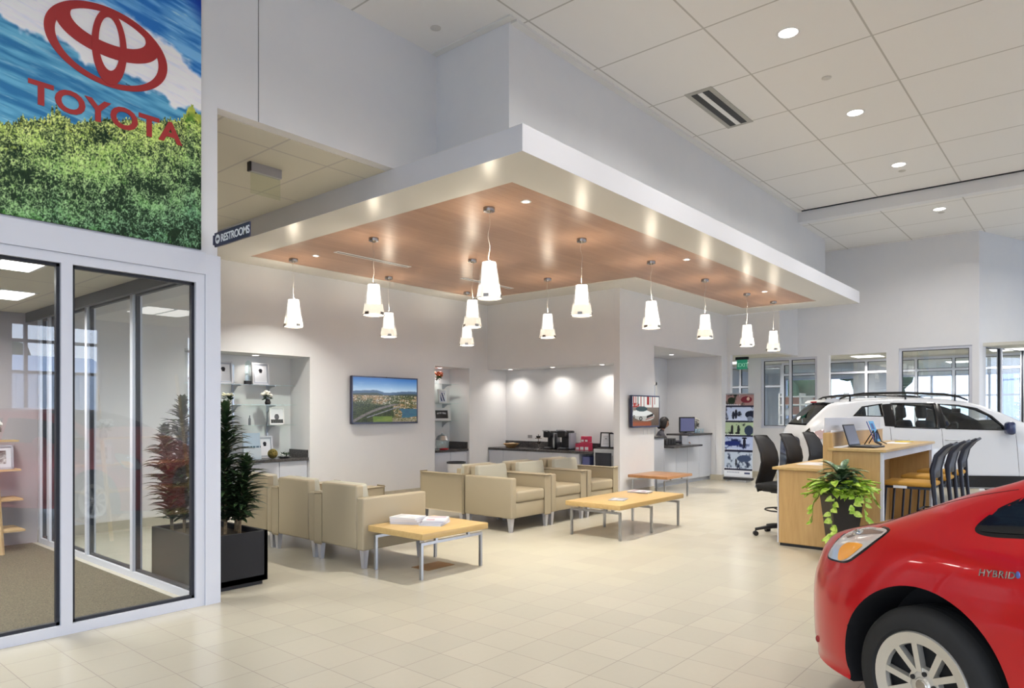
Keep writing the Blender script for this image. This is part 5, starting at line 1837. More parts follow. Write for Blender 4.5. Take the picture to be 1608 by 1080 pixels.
# ---------------------------------------------------------------- black task stools
def make_stool(label):
    t = thing('task_stool', label, 'office chair', (0, 0, 0), 0, 'black drafting chairs at the low counter')
    SZ = .56
    hub = MB().lathe([(.0001, .075), (.05, .075), (.05, .13), (.035, .15), (.0001, .15)], n=20)
    for k in range(5):
        a = 2 * PI * k / 5 + .45
        d = (math.cos(a), math.sin(a))
        hub.tube([(d[0] * .03, d[1] * .03, .115), (d[0] * .18, d[1] * .18, .10), (d[0] * .31, d[1] * .31, .075)], [.026, .021, .017], 8)
    base = obj('star_base', hub, M_BLACK, t)
    for k in range(5):
        a = 2 * PI * k / 5 + .45
        x, y = .31 * math.cos(a), .31 * math.sin(a)
        c = MB().cyl((x, y, .09), (x, y, .05), .008, n=8)
        for s in (-1, 1):
            nx_, ny2 = -math.sin(a) * s, math.cos(a) * s
            c.cyl((x + nx_ * .006, y + ny2 * .006, .027), (x + nx_ * .026, y + ny2 * .026, .027), .027, n=16)
        obj('caster', c, M_BLACK, base)
    obj('gas_lift', MB().cyl((0, 0, .14), (0, 0, .40), .024, n=16).cyl((0, 0, .40), (0, 0, SZ - .05), .014, n=12), M_DARK, t)
    rg = MB().tube([(.20 * math.cos(2 * PI * k / 32), .20 * math.sin(2 * PI * k / 32), .30) for k in range(33)], .009, 8, caps=False)
    for k in range(3):
        a = 2 * PI * k / 3
        rg.tube([(0, 0, .27), (.2 * math.cos(a), .2 * math.sin(a), .30)], .007, 6)
    obj('foot_ring', rg, M_BLACK, t)
    obj('mechanism', MB().rbox(-.08, .08, -.12, .12, SZ - .07, SZ - .02, .012, 2), M_DARK, t)
    obj('seat', MB().rbox(-.235, .235, -.22, .23, SZ - .02, SZ + .05, .03, 4), mat('black_fabric', (.014, .014, .015), .8), t)
    # backrest: curved mesh shell, y negative is the back; profile points (y, z)
    prof = [(-.285, SZ - .05), (-.29, SZ + .05), (-.24, SZ + .18), (-.215, SZ + .29), (-.23, SZ + .39), (-.27, SZ + .49), (-.335, SZ + .585)]
    wd_ = [.15, .18, .19, .19, .185, .175, .135]
    pts = []
    nu = 12
    for (y, z), ww in zip(prof, wd_):
        for i in range(nu + 1):
            u = i / nu * 2 - 1
            pts.append((u * ww, y + .055 * u * u, z - (.012 * u * u if z > SZ + .55 else 0)))
    bm_ = MB().grid(pts, nu, len(prof) - 1)
    bo = obj('back_mesh', bm_, mat('black_mesh', (.022, .022, .024), .6), t, smooth=80, fix=False)
    md = bo.modifiers.new('s', 'SUBSURF'); md.levels = 1; md.render_levels = 1
    md = bo.modifiers.new('t', 'SOLIDIFY'); md.thickness = .012
    fr = [(u_ * 1.0, 0, 0) for u_ in ()]
    path = []
    for (y, z), ww in zip(prof, wd_): path.append((-ww, y + .055, z))
    for i in range(1, nu): path.append((-wd_[-1] + 2 * wd_[-1] * i / nu, prof[-1][0] + .055 * (i / nu * 2 - 1) ** 2, prof[-1][1]))
    for (y, z), ww in reversed(list(zip(prof, wd_))): path.append((ww, y + .055, z))
    path.append((0, prof[0][0], prof[0][1] - .005))
    path.append(path[0])
    obj('back_frame', MB().tube(path, .012, 8), M_BLACK, t)
    sp_ = MB().tube([(0, -.08, SZ - .05), (0, -.24, SZ - .05), (0, -.30, SZ + .06), (0, -.26, SZ + .22)], [.022, .02, .018, .012], 8)
    obj('back_spine', sp_, M_DARK, t)
    obj('care_label', MB().box(.04, .10, -.299, -.296, SZ - .02, SZ + .01), M_PAPER, t, smooth=0)
    return t


st0 = make_stool('nearest black mesh-back drafting chair at the low counter')
for i, (x, lab) in enumerate(((8.12, None), (8.98, 'middle black mesh-back drafting chair at the low counter'), (9.86, 'farthest black mesh-back drafting chair at the low counter'))):
    if i == 0:
        st0.location = (x, 2.80, 0)
        st0.rotation_euler = (0, 0, PI + R(-8))
    else:
        dup(st0, (x, 2.80, 0), PI + R(-8 - i), label=lab)


# ---------------------------------------------------------------- bar chairs with yellow seats
def make_barchair(label):
    t = thing('bar_chair', label, 'bar chair', (0, 0, 0), 0, 'bar chairs with yellow seats at the high counter')
    M_ = mat('navy_frame', (.010, .012, .025), .4)
    SZ = .70
    for s in (-1, 1):
        # rear post sweeps from the floor up into the back
        obj('rear_leg', MB().tube([(s * .20, -.30, 0), (s * .20, -.255, .35), (s * .20, -.225, SZ), (s * .20, -.215, SZ + .16), (s * .20, -.25, SZ + .30), (s * .195, -.32, SZ + .385), (s * .18, -.375, SZ + .42)], [.017, .018, .022, .026, .024, .019, .014], 10), M_, t)
        obj('front_leg', MB().tube([(s * .19, .23, 0), (s * .19, .19, SZ - .03)], .012, 10), M_, t)
    obj('foot_rail', MB().tube([(-.195, .22, .25), (.195, .22, .25)], .009, 8).tube([(-.2, -.27, .25), (-.2, .22, .25)], .009, 8).tube([(.2, -.27, .25), (.2, .22, .25)], .009, 8), M_, t)
    obj('seat_frame', MB().box(-.20, .20, -.20, .20, SZ - .035, SZ - .012), M_, t, smooth=0)
    obj('seat', MB().rbox(-.215, .215, -.225, .225, SZ - .01, SZ + .035, .018, 3), mat('yellow_fabric', (.46, .24, .035), .8), t)
    obj('seat_label', MB().box(-.217, -.215, .0, .12, SZ - .03, SZ - .005), M_PAPER, t, smooth=0)
    pts = []
    pr_ = [(-.222, SZ + .08), (-.225, SZ + .16), (-.252, SZ + .28), (-.318, SZ + .375), (-.378, SZ + .415)]
    for (y, z) in pr_:
        for i in range(9):
            u = i / 8 * 2 - 1
            pts.append((u * .19, y - .02 * (1 - u * u), z))
    b1 = obj('back_shell', MB().grid(pts, 8, 4), mat('navy_shell', (.012, .015, .032), .4), t, smooth=80, fix=False)
    md = b1.modifiers.new('t', 'SOLIDIFY'); md.thickness = .014
    return t


bc0 = make_barchair('nearest bar chair with a mustard seat, tucked under the high counter')
bc0.location = (7.98, 1.47, 0)
dup(bc0, (8.84, 1.47, 0), 0, 'middle bar chair with a mustard seat at the high counter')
dup(bc0, (9.70, 1.47, 0), 0, 'farthest bar chair with a mustard seat at the high counter')


# ---------------------------------------------------------------- receptionist
def skin(name, verts, edges, radii, m, parent, loc=(0, 0, 0), root=0, sub=2):
    me = bpy.data.meshes.new(name)
    me.from_pydata([tuple(v) for v in verts], edges, [])
    o = bpy.data.objects.new(name, me)
    COL.objects.link(o)
    md = o.modifiers.new('skin', 'SKIN')
    md.use_smooth_shade = True
    for i, r_ in enumerate(radii):
        rr = r_ if isinstance(r_, tuple) else (r_, r_)
        me.skin_vertices[0].data[i].radius = rr
    me.skin_vertices[0].data[root].use_root = True
    md2 = o.modifiers.new('sub', 'SUBSURF')
    md2.levels = sub
    md2.render_levels = sub
    dg = bpy.context.evaluated_depsgraph_get()
    me2 = bpy.data.meshes.new_from_object(o.evaluated_get(dg))
    bpy.data.objects.remove(o)
    me2.materials.clear()
    me2.materials.append(m)
    for p in me2.polygons: p.use_smooth = True
    return obj(name, me2, m, parent, loc)


M_SKIN = mat('skin', (.48, .27, .18), .5)
M_HAIR = mat('dark_hair', (.012, .009, .009), .45)
M_CLOTH = mat('charcoal_top', (.055, .055, .07), .85)
# local frame: facing +X, seated; z measured from the floor
pe = thing('person', 'seated receptionist with dark hair and a charcoal top, reaching towards the desk', 'person', (12.95, 7.01, 0), R(-52))
V_ = [(0, 0, .52), (0, 0, .66), (.01, 0, .82), (.03, 0, .95), (.055, 0, 1.03), (.085, 0, 1.09),
      (.03, .15, .955), (.08, .20, .80), (.22, .15, .68), (.03, -.15, .955), (.14, -.23, .82), (.32, -.28, .83), (.44, -.32, .84),
      (.20, .09, .50), (.42, .09, .48), (.44, .09, .12), (.20, -.09, .50), (.42, -.09, .48), (.44, -.09, .12), (.55, .09, .05), (.55, -.09, .05), (.30, .10, .64)]
E_ = [(0, 1), (1, 2), (2, 3), (3, 4), (4, 5), (3, 6), (6, 7), (7, 8), (8, 21), (3, 9), (9, 10), (10, 11), (11, 12), (0, 13), (13, 14), (14, 15), (15, 19), (0, 16), (16, 17), (17, 18), (18, 20)]
R_ = [(.15, .12), (.125, .10), (.135, .10), (.13, .09), .05, .045, .065, .048, .036, .065, .048, .036, .024, .085, .062, .045, .085, .062, .045, .035, .035, .024]
body = skin('body', V_, E_, R_, M_CLOTH, pe)
neck = skin('neck', [(.05, 0, 1.0), (.090, 0, 1.12)], [(0, 1)], [.045, .045], M_SKIN, pe, sub=1)
# head: an egg shaped, displaced surface with nose, brow, chin
hd = MB()
nu, nv = 28, 20
pts = []
for j in range(nv + 1):
    ph = PI * j / nv
    for i in range(nu + 1):
        th = 2 * PI * i / nu
        x = math.sin(ph) * math.cos(th); y = math.sin(ph) * math.sin(th); z = math.cos(ph)
        rx, ry, rz_ = .094, .074, .115
        px_, py_, pz_ = x * rx, y * ry, z * rz_
        if z < 0:
            py_ *= 1 + .32 * z
            px_ = px_ * (1 + .18 * z) + (.012 * -z if x > 0 else .0)
        f = max(0, x)
        px_ += .020 * f ** 6 * math.exp(-((z + .12) / .13) ** 2) * math.exp(-(y / .16) ** 2) * 1.3
        px_ -= .006 * f ** 3 * math.exp(-((z - .12) / .10) ** 2) * math.exp(-((abs(y) - .38) / .16) ** 2)
        px_ += .006 * f ** 6 * math.exp(-((z + .45) / .06) ** 2) * math.exp(-(y / .25) ** 2)
        pts.append((px_, py_, pz_))
hd.grid(pts, nu, nv)
HT = Matrix.Translation((.105, 0, 1.205)) @ Matrix.Rotation(R(14), 4, 'Y')
hd.xf(HT)
head = obj('head', hd, M_SKIN, pe, smooth=80, fix=False)
for s in (-1, 1):
    e = MB().sphere((.084, s * .030, .018), .0105, 12, 8)
    e.xf(HT)
    obj('eye', e, mat('eye_dark', (.05, .03, .02), .2), head)
    e = MB().sphere((-.002, s * .073, -.005), .02, 10, 8, (.7, .3, 1.2))
    e.xf(HT)
    obj('ear', e, M_SKIN, head)
mo = MB().sphere((.087, 0, -.052), .017, 12, 6, (.35, 1.1, .28))
mo.xf(HT)
obj('mouth', mo, mat('lips', (.35, .12, .10), .45), head)
hr = MB()
pts = []
for j in range(13):
    ph = PI * .68 * j / 12
    for i in range(25):
        th = R(62) + (2 * PI - 2 * R(62)) * i / 24
        k = 1 + .02 * math.sin(th * 9)
        wx = 1.0 if j > 4 else 1
        pts.append((math.sin(ph) * math.cos(th) * .108 * k - .006, math.sin(ph) * math.sin(th) * .088 * k, math.cos(ph) * .128 + .008 - (.05 * max(0, j - 9) / 3)))
hr.grid(pts, 24, 12)
# crown filling towards the forehead
pts = []
for j in range(7):
    ph = PI * .34 * j / 6
    for i in range(13):
        th = -R(64) + 2 * R(64) * i / 12
        pts.append((math.sin(ph) * math.cos(th) * .104 - .004, math.sin(ph) * math.sin(th) * .087, math.cos(ph) * .127 + .008))
hr.grid(pts, 12, 6)
hr.sphere((-.075, 0, -.055), .062, 14, 10, (.8, 1, 1.25))
hr.xf(HT)
hro = obj('hair', hr, M_HAIR, pe, smooth=80, fix=False)
md = hro.modifiers.new('t', 'SOLIDIFY'); md.thickness = .01; md.offset = 1


def hand(base, yaw, s):
    vs = [base]
    es = []
    rs = [.021]
    d = Vector((math.cos(yaw), math.sin(yaw), -.12)); sd = Vector((-math.sin(yaw), math.cos(yaw), 0))
    b = Vector(base)
    vs.append(b + d * .045); rs.append((.026, .015)); es.append((0, 1))
    for k, (off, L) in enumerate(((-.026, .058), (-.009, .068), (.009, .064), (.025, .052))):
        i = len(vs)
        vs += [b + d * .085 + sd * off, b + d * (.085 + L * .5) + sd * off * 1.1 + Vector((0, 0, -.004)), b + d * (.085 + L * .85) + sd * off * 1.15 + Vector((0, 0, -.022))]
        rs += [.0095, .008, .0068]
        es += [(1, i), (i, i + 1), (i + 1, i + 2)]
    i = len(vs)
    vs += [b + d * .04 + sd * s * .035, b + d * .072 + sd * s * .052 + Vector((0, 0, -.012))]
    rs += [.010, .008]
    es += [(0, i), (i, i + 1)]
    return skin('hand', vs, es, rs, M_SKIN, pe, sub=1)


hand((.44, -.32, .84), -.2, 1)
hand((.30, .10, .64), -.2, -1)
oc_ = thing('office_chair', 'dark office chair under the seated receptionist', 'office chair', (12.95, 7.01, 0), R(-52))
obj('seat', MB().rbox(-.24, .24, -.24, .24, .36, .40, .02, 2), M_BLACK, oc_)
obj('column', MB().cyl((0, 0, .06), (0, 0, .36), .025, n=12), M_DARK, oc_)
cb = MB()
for k in range(5):
    a = 2 * PI * k / 5
    cb.tube([(0, 0, .07), (.28 * math.cos(a), .28 * math.sin(a), .03)], .02, 8)
    cb.sphere((.28 * math.cos(a), .28 * math.sin(a), .025), .025, 8, 6)
obj('star_base', cb, M_BLACK, oc_)
obj('backrest', MB().rbox(-.25, -.20, -.17, .17, .50, .92, .02, 3).box(-.25, -.22, -.03, .03, .38, .52), M_BLACK, oc_)

# ---------------------------------------------------------------- office interior (behind the glass)
bs = thing('ladder_shelf', 'light wood ladder shelf against the dark back wall of the glass office', 'shelf', (1.50, 8.62, 0))
M_LAD = grained('ladder_wood', (.42, .28, .14), (.52, .36, .19), (1, 1, 10), .5)
for s in (-1, 1):
    obj('rail', MB().tube([(s * .46, -.30, 0), (s * .46, .20, 1.9)], .022, 4), M_LAD, bs, smooth=0)
for i, z in enumerate((.22, .53, .83, 1.13)):
    obj('shelf_board', MB().box(-.70, .68, -.26 + .24 * z, .22, z - .012, z + .006), M_LAD, bs, smooth=0)
frame_pic('photo_frame', 'grey framed black and white family photo on the ladder shelf', 1.98, 8.62, .837, .30, .25,
          lambda U, V: np.where(((np.abs(U - .5) < .33) & (np.abs(V - .5) < .33))[..., None], np.stack([.2 + .7 * fbm(U * 9, V * 9, 4, 3)] * 3, -1), np.array([.74, .75, .78])), fm=mat('pewter', (.35, .36, .40), .4, .3), fwid=.02)
flowers('flower_vase', 'white orchid in a dark pot on top of the ladder shelf', 1.95, 8.60, 1.137, (.80, .78, .76), .20, .09, 12, mat('pot_red', (.10, .04, .05), .4))
t = thing('office_desk', 'light wood office desk behind the glass front', 'desk', (-1.2, 6.9, 0))
obj('desk_top', MB().rbox(-.8, .8, -.4, .4, .71, .74, .004, 1), M_WOODT, t)
for sx_ in (-1, 1):
    obj('side_panel', MB().box(sx_ * .76, sx_ * .79, -.37, .37, 0, .71), M_WOODD, t, smooth=0)

# things in the back offices
rk = thing('storage_rack', 'white shelving rack seen through the left far window', 'shelf', (17.6, 5.35, 0), -PI / 2)
for z in (.3, .6, .85, 1.1, 1.35, 1.6, 1.8):
    obj('rack_shelf', MB().box(-.75, .75, -.2, .2, z, z + .03), M_WHITEPL, rk, smooth=0)
for x in (-.75, -.25, .25, .75):
    obj('rack_post', MB().box(x - .015, x + .015, -.2, .2, 0, 1.9), M_WHITEPL, rk, smooth=0)
rnd = random.Random(9)
kk = 0
for z in (.33, .63, .88, 1.13, 1.38, 1.63):
    for x in (-.6, -.36, -.1, .1, .38, .62):
        if rnd.random() < .75:
            c = rnd.choice([(.6, .62, .66), (.25, .28, .34), (.12, .13, .2), (.7, .7, .7), (.45, .2, .15)])
            h_ = rnd.uniform(.10, .2)
            o = tag(obj('storage_box', MB().box(-.09, .09, -.12, .12, 0, h_), mat('box_%.2f' % c[0], c, .6), None, (17.6, 5.35 - x, z + .0005), smooth=0),
                    'small box on the %s shelf of the far white rack, %s' % ({.33: 'lowest', .63: 'second', .88: 'third', 1.13: 'fourth', 1.38: 'fifth', 1.63: 'top'}[z], {-.6: 'left end', -.36: 'left of centre', -.1: 'just left of the middle', .1: 'just right of the middle', .38: 'right of centre', .62: 'right end'}[x]), 'box', 'boxes on the white rack')
            kk += 1
t = thing('workstation', 'dark desk with a monitor behind the single pane window', 'desk', (17.2, 2.6, 0), -PI / 2)
obj('desk_top', MB().box(-.8, .8, -.35, .35, .9, .94), M_WOODT, t, smooth=0)
obj('leg', MB().box(-.78, -.74, -.3, .3, 0, .9), M_DARK, t, smooth=0)
obj('leg', MB().box(.74, .78, -.3, .3, 0, .9), M_DARK, t, smooth=0)
obj('monitor', MB().box(-.3, .3, .0, .03, 1.1, 1.5).box(-.03, .03, .03, .06, .94, 1.2), M_BLACK, t, smooth=0)

# ---------------------------------------------------------------- cars
# station tables: s = metres behind the front axle; w = metres inboard of the widest point
PRIUS = dict(hb=.8725, zb=.19, rows=[
    # s, wm, (w, z) x4, z at centre
    (-.905, .52, .55, .58, .60, .62, .66, .635, .74, .65, .655),
    (-.87, .38, .41, .62, .46, .68, .54, .71, .66, .73, .74),
    (-.81, .26, .29, .65, .35, .72, .44, .75, .60, .775, .782),
    (-.73, .165, .20, .68, .26, .765, .36, .797, .53, .817, .824),
    (-.62, .085, .13, .71, .19, .812, .30, .838, .48, .857, .866),
    (-.50, .036, .09, .735, .15, .848, .27, .875, .45, .895, .905),
    (-.38, .012, .065, .765, .13, .875, .26, .911, .44, .935, .95),
    (-.20, .0, .045, .79, .11, .915, .21, .976, .41, 1.005, 1.02),
    (.0, .0, .035, .81, .11, .955, .20, 1.052, .38, 1.09, 1.105),
    (.2, .0, .032, .83, .125, .985, .21, 1.12, .34, 1.155, 1.17),
    (.4, .0, .032, .84, .13, .995, .23, 1.19, .34, 1.25, 1.27),
    (.8, .0, .035, .85, .13, 1.01, .26, 1.30, .36, 1.39, 1.42),
    (1.3, .0, .035, .86, .13, 1.03, .27, 1.37, .38, 1.46, 1.49),
    (1.9, .0, .035, .88, .13, 1.05, .28, 1.36, .38, 1.46, 1.49),
    (2.6, .0, .04, .91, .14, 1.08, .29, 1.30, .40, 1.40, 1.43),
    (3.1, .02, .07, .94, .16, 1.11, .28, 1.24, .40, 1.31, 1.34),
    (3.4, .08, .13, .92, .20, 1.09, .28, 1.13, .42, 1.15, 1.16),
    (3.53, .22, .27, .86, .31, .98, .37, 1.02, .50, 1.05, 1.06)])
SUV = dict(hb=.9225, zb=.30, rows=[
    (-.92, .45, .48, .62, .52, .74, .58, .80, .68, .83, .84),
    (-.80, .22, .26, .70, .30, .86, .38, .93, .55, .96, .97),
    (-.60, .09, .13, .76, .18, .94, .28, 1.01, .50, 1.04, 1.05),
    (-.30, .01, .06, .82, .11, 1.02, .22, 1.08, .45, 1.11, 1.12),
    (.10, .0, .045, .86, .10, 1.09, .20, 1.15, .40, 1.19, 1.20),
    (.40, .0, .045, .88, .10, 1.13, .19, 1.21, .34, 1.26, 1.28),
    (.80, .0, .045, .90, .095, 1.16, .20, 1.34, .33, 1.44, 1.47),
    (1.3, .0, .045, .91, .095, 1.17, .235, 1.50, .36, 1.60, 1.63),
    (2.0, .0, .045, .93, .10, 1.19, .25, 1.53, .36, 1.64, 1.67),
    (2.8, .0, .05, .95, .11, 1.21, .26, 1.52, .37, 1.62, 1.655),
    (3.15, .02, .07, .96, .13, 1.22, .27, 1.48, .39, 1.58, 1.62),
    (3.40, .05, .10, .96, .16, 1.20, .26, 1.30, .38, 1.38, 1.41),
    (3.56, .10, .14, .92, .20, 1.12, .29, 1.17, .42, 1.20, 1.21),
    (3.64, .24, .28, .85, .32, .98, .38, 1.02, .50, 1.04, 1.05)])


def hermite(xs, ys, x):
    xs = np.asarray(xs, float); ys = np.asarray(ys, float); x = np.asarray(x, float)
    h = np.diff(xs)[:, None] if ys.ndim > 1 else np.diff(xs)
    d = np.diff(ys, axis=0) / h
    m = np.zeros_like(ys)
    m[0] = d[0]; m[-1] = d[-1]
    # monotone (harmonic) slopes
    a, b_ = d[:-1], d[1:]
    same = a * b_ > 0
    m[1:-1] = np.where(same, 2 * a * b_ / np.where(same, a + b_, 1), 0)
    i = np.clip(np.searchsorted(xs, x) - 1, 0, len(xs) - 2)
    hh = xs[i + 1] - xs[i]
    t = (x - xs[i]) / hh
    if ys.ndim > 1: t = t[:, None]; hh = hh[:, None]
    return (2 * t ** 3 - 3 * t ** 2 + 1) * ys[i] + (t ** 3 - 2 * t ** 2 + t) * hh * m[i] + (-2 * t ** 3 + 3 * t ** 2) * ys[i + 1] + (t ** 3 - t ** 2) * hh * m[i + 1]


def catmull(P, n):
    out = []
    m = len(P)
    for i in range(m - 1):
        p0 = P[max(i - 1, 0)]; p1 = P[i]; p2 = P[i + 1]; p3 = P[min(i + 2, m - 1)]
        for k in range(n):
            t = k / n
            out.append(.5 * ((2 * p1) + (-p0 + p2) * t + (2 * p0 - 5 * p1 + 4 * p2 - p3) * t * t + (-p0 + 3 * p1 - 3 * p2 + p3) * t ** 3))
    out.append(P[-1])
    return np.array(out)


class Hull:
    """half sections of a car body as a function of s"""

    def __init__(s, T, inset=0.0, zb=None):
        s.T = T
        s.inset = inset
        s.rows = np.array(T['rows'], float)
        s.zb = T['zb'] if zb is None else zb
        s.cache = {}

    def section(s, x):
        key = round(float(x), 4)
        if key in s.cache: return s.cache[key]
        r = hermite(s.rows[:, 0], s.rows[:, 1:], np.array([x]))[0]
        hb = s.T['hb']
        wm = r[0]
        i = s.inset
        K = [(0, s.zb), (hb - wm - .10 - i, s.zb), (hb - wm - .022 - i, s.zb + .05), (hb - wm - i, s.zb + .18), (hb - wm - i, max(.56, s.zb + .22))]
        K += [(hb - r[1] - i, r[2]), (hb - r[3] - i, r[4]), (hb - r[5] - i, r[6] - i * .6), (hb - r[7] - i, r[8] - i), (0.12, r[9] - i * 1.0 - .002), (0, r[9] - i)]
        K = np.array(K)
        K[:, 0] = np.maximum(K[:, 0], 0)
        out = catmull(K, 4)
        out[:, 0] = np.maximum(out[:, 0], 0)
        s.cache[key] = out
        return out

    def y(s, x, z):
        p = s.section(x)[12:]
        zz = np.maximum.accumulate(p[:, 1])
        return float(np.interp(z, zz, p[:, 0]))

    def top(s, x, y):
        p = s.section(x)[24:][::-1]
        return float(np.interp(abs(y), np.maximum.accumulate(p[:, 0]), p[:, 1]))


def loft_mesh(H, s0, s1, step, mi=0):
    ss = list(np.arange(s0, s1, step)) + [s1]
    rings = []
    for x in ss:
        h = H.section(x)
        half = [(-x, p[0], p[1]) for p in h]
        full = half + [(-x, -p[0], p[1]) for p in h[::-1][1:-1]]
        rings.append(full)
    n_ = len(rings[0])
    mb = MB()
    v = [p for r_ in rings for p in r_]
    f = []
    for i in range(len(rings) - 1):
        for k in range(n_):
            k2 = (k + 1) % n_
            f.append((i * n_ + k, i * n_ + k2, (i + 1) * n_ + k2, (i + 1) * n_ + k))
    f.append(tuple(range(n_)))
    f.append(tuple((len(rings) - 1) * n_ + k for k in reversed(range(n_))))
    mb.add(v, f, mi)
    return mb


def boolean_body(name, mb, cutters, mats):
    me = mesh_of(name, mb, mats, smooth=0)
    o = bpy.data.objects.new(name, me)
    COL.objects.link(o)
    tmp = []
    for c in cutters:
        cm = mesh_of('cut', c, [mats[0]], smooth=0)
        co = bpy.data.objects.new('cut', cm)
        COL.objects.link(co)
        tmp.append(co)
        md = o.modifiers.new('b', 'BOOLEAN')
        md.operation = 'DIFFERENCE'
        md.solver = 'EXACT'
        md.object = co
    dg = bpy.context.evaluated_depsgraph_get()
    me2 = bpy.data.meshes.new_from_object(o.evaluated_get(dg))
    for c in tmp: bpy.data.objects.remove(c)
    bpy.data.objects.remove(o)
    me2.materials.clear()
    for q in mats: me2.materials.append(q)
    return me2


def finish_body(name, me, H, wheels, Rw, parent):
    hb = H.T['hb']
    for p in me.polygons:
        c = p.center
        s_, y, z = -c.x, abs(c.y), c.z
        mi = 0
        for ws in wheels:
            if math.hypot(s_ - ws, z - .32) < Rw + .004: mi = 1
        if mi == 0 and z > .45:
            ys = H.y(s_, z); zt = H.top(s_, y)
            if y < ys - .008 and z < zt - .008: mi = 1
        p.material_index = mi
        p.use_smooth = True
    me.set_sharp_from_angle(angle=R(32))
    return obj(name, me, None, parent)


def smooth_poly(ps, n=5):
    m_ = len(ps)
    out = []
    for i in range(m_):
        p0, p1, p2, p3 = ps[i - 1], ps[i], ps[(i + 1) % m_], ps[(i + 2) % m_]
        for k in range(n):
            t = k / n
            out.append(.5 * ((2 * p1) + (-p0 + p2) * t + (2 * p0 - 5 * p1 + 4 * p2 - p3) * t * t + (-p0 + 3 * p1 - 3 * p2 + p3) * t ** 3))
    return np.array(out)


def side_patch(H, poly, off, th=.003, nx_=26, nz_=10, side=1, smoothp=False):
    """curved panel over the hull side covering an s-monotone polygon of (s, z)"""
    ps = np.array(poly, float)
    smin, smax = ps[:, 0].min(), ps[:, 0].max()
    pts_o, pts_i = [], []

    if smoothp:
        ps = smooth_poly(ps)
        smin, smax = ps[:, 0].min(), ps[:, 0].max()

    def span(x):
        zs = []
        for i in range(len(ps)):
            a, b_ = ps[i], ps[(i + 1) % len(ps)]
            if (a[0] - x) * (b_[0] - x) <= 0 and abs(a[0] - b_[0]) > 1e-9:
                t = (x - a[0]) / (b_[0] - a[0])
                zs.append(a[1] + (b_[1] - a[1]) * t)
            elif abs(a[0] - x) < 1e-9 and abs(b_[0] - x) < 1e-9:
                zs += [a[1], b_[1]]
        return min(zs), max(zs)
    xs = sorted(set(list(np.linspace(smin + 1e-5, smax - 1e-5, nx_ + 1)) + [q for q in ps[:, 0] if smin + 1e-4 < q < smax - 1e-4]))
    one = th is None
    th = th or 0
    for dd, arr in ((off + th, pts_o), (off, pts_i)):
        for j in range(nz_ + 1):
            for x in xs:
                a, b_ = span(x)
                z = a + (b_ - a) * j / nz_
                arr.append((-x, side * (H.y(x, z) + dd), z))
    nxx = len(xs) - 1
    mb = MB()
    mb.grid(pts_o, nxx, nz_)
    if one: return mb
    mb.grid(pts_i, nxx, nz_)
    o = (nxx + 1) * (nz_ + 1)
    rim = [(i, i + 1) for i in range(nxx)] + [(nz_ * (nxx + 1) + i, nz_ * (nxx + 1) + i + 1) for i in range(nxx)] + [(j * (nxx + 1), (j + 1) * (nxx + 1)) for j in range(nz_)] + [(j * (nxx + 1) + nxx, (j + 1) * (nxx + 1) + nxx) for j in range(nz_)]
    mb.add([], [])
    for a, b_ in rim:
        mb.f.append((a, b_, o + b_, o + a))
        mb.m.append(0)
    return mb


def top_patch(H, s0, s1, yw0, yw1, off, th=.003, ns=14, ny_=12):
    mb = MB()
    for dd in (off + th, off):
        P = []
        for j in range(ns + 1):
            x = s0 + (s1 - s0) * j / ns
            yw = yw0 + (yw1 - yw0) * j / ns
            for i in range(ny_ + 1):
                y = -yw + 2 * yw * i / ny_
                P.append((-x, y, H.top(x, y) + dd))
        mb.grid(P, ny_, ns)
    return mb


M_TYRE = mat('tyre_rubber', (.012, .012, .012), .75)
M_ALLOY = mat('alloy_silver', (.60, .57, .50), .3, .55)
M_WELL = mat('wheel_well_black', (.008, .008, .009), .8)
M_BLKGL = mat('black_glass', (.008, .009, .010), .05, spec=.6)
M_PIANO = mat('gloss_black_trim', (.006, .006, .007), .15)


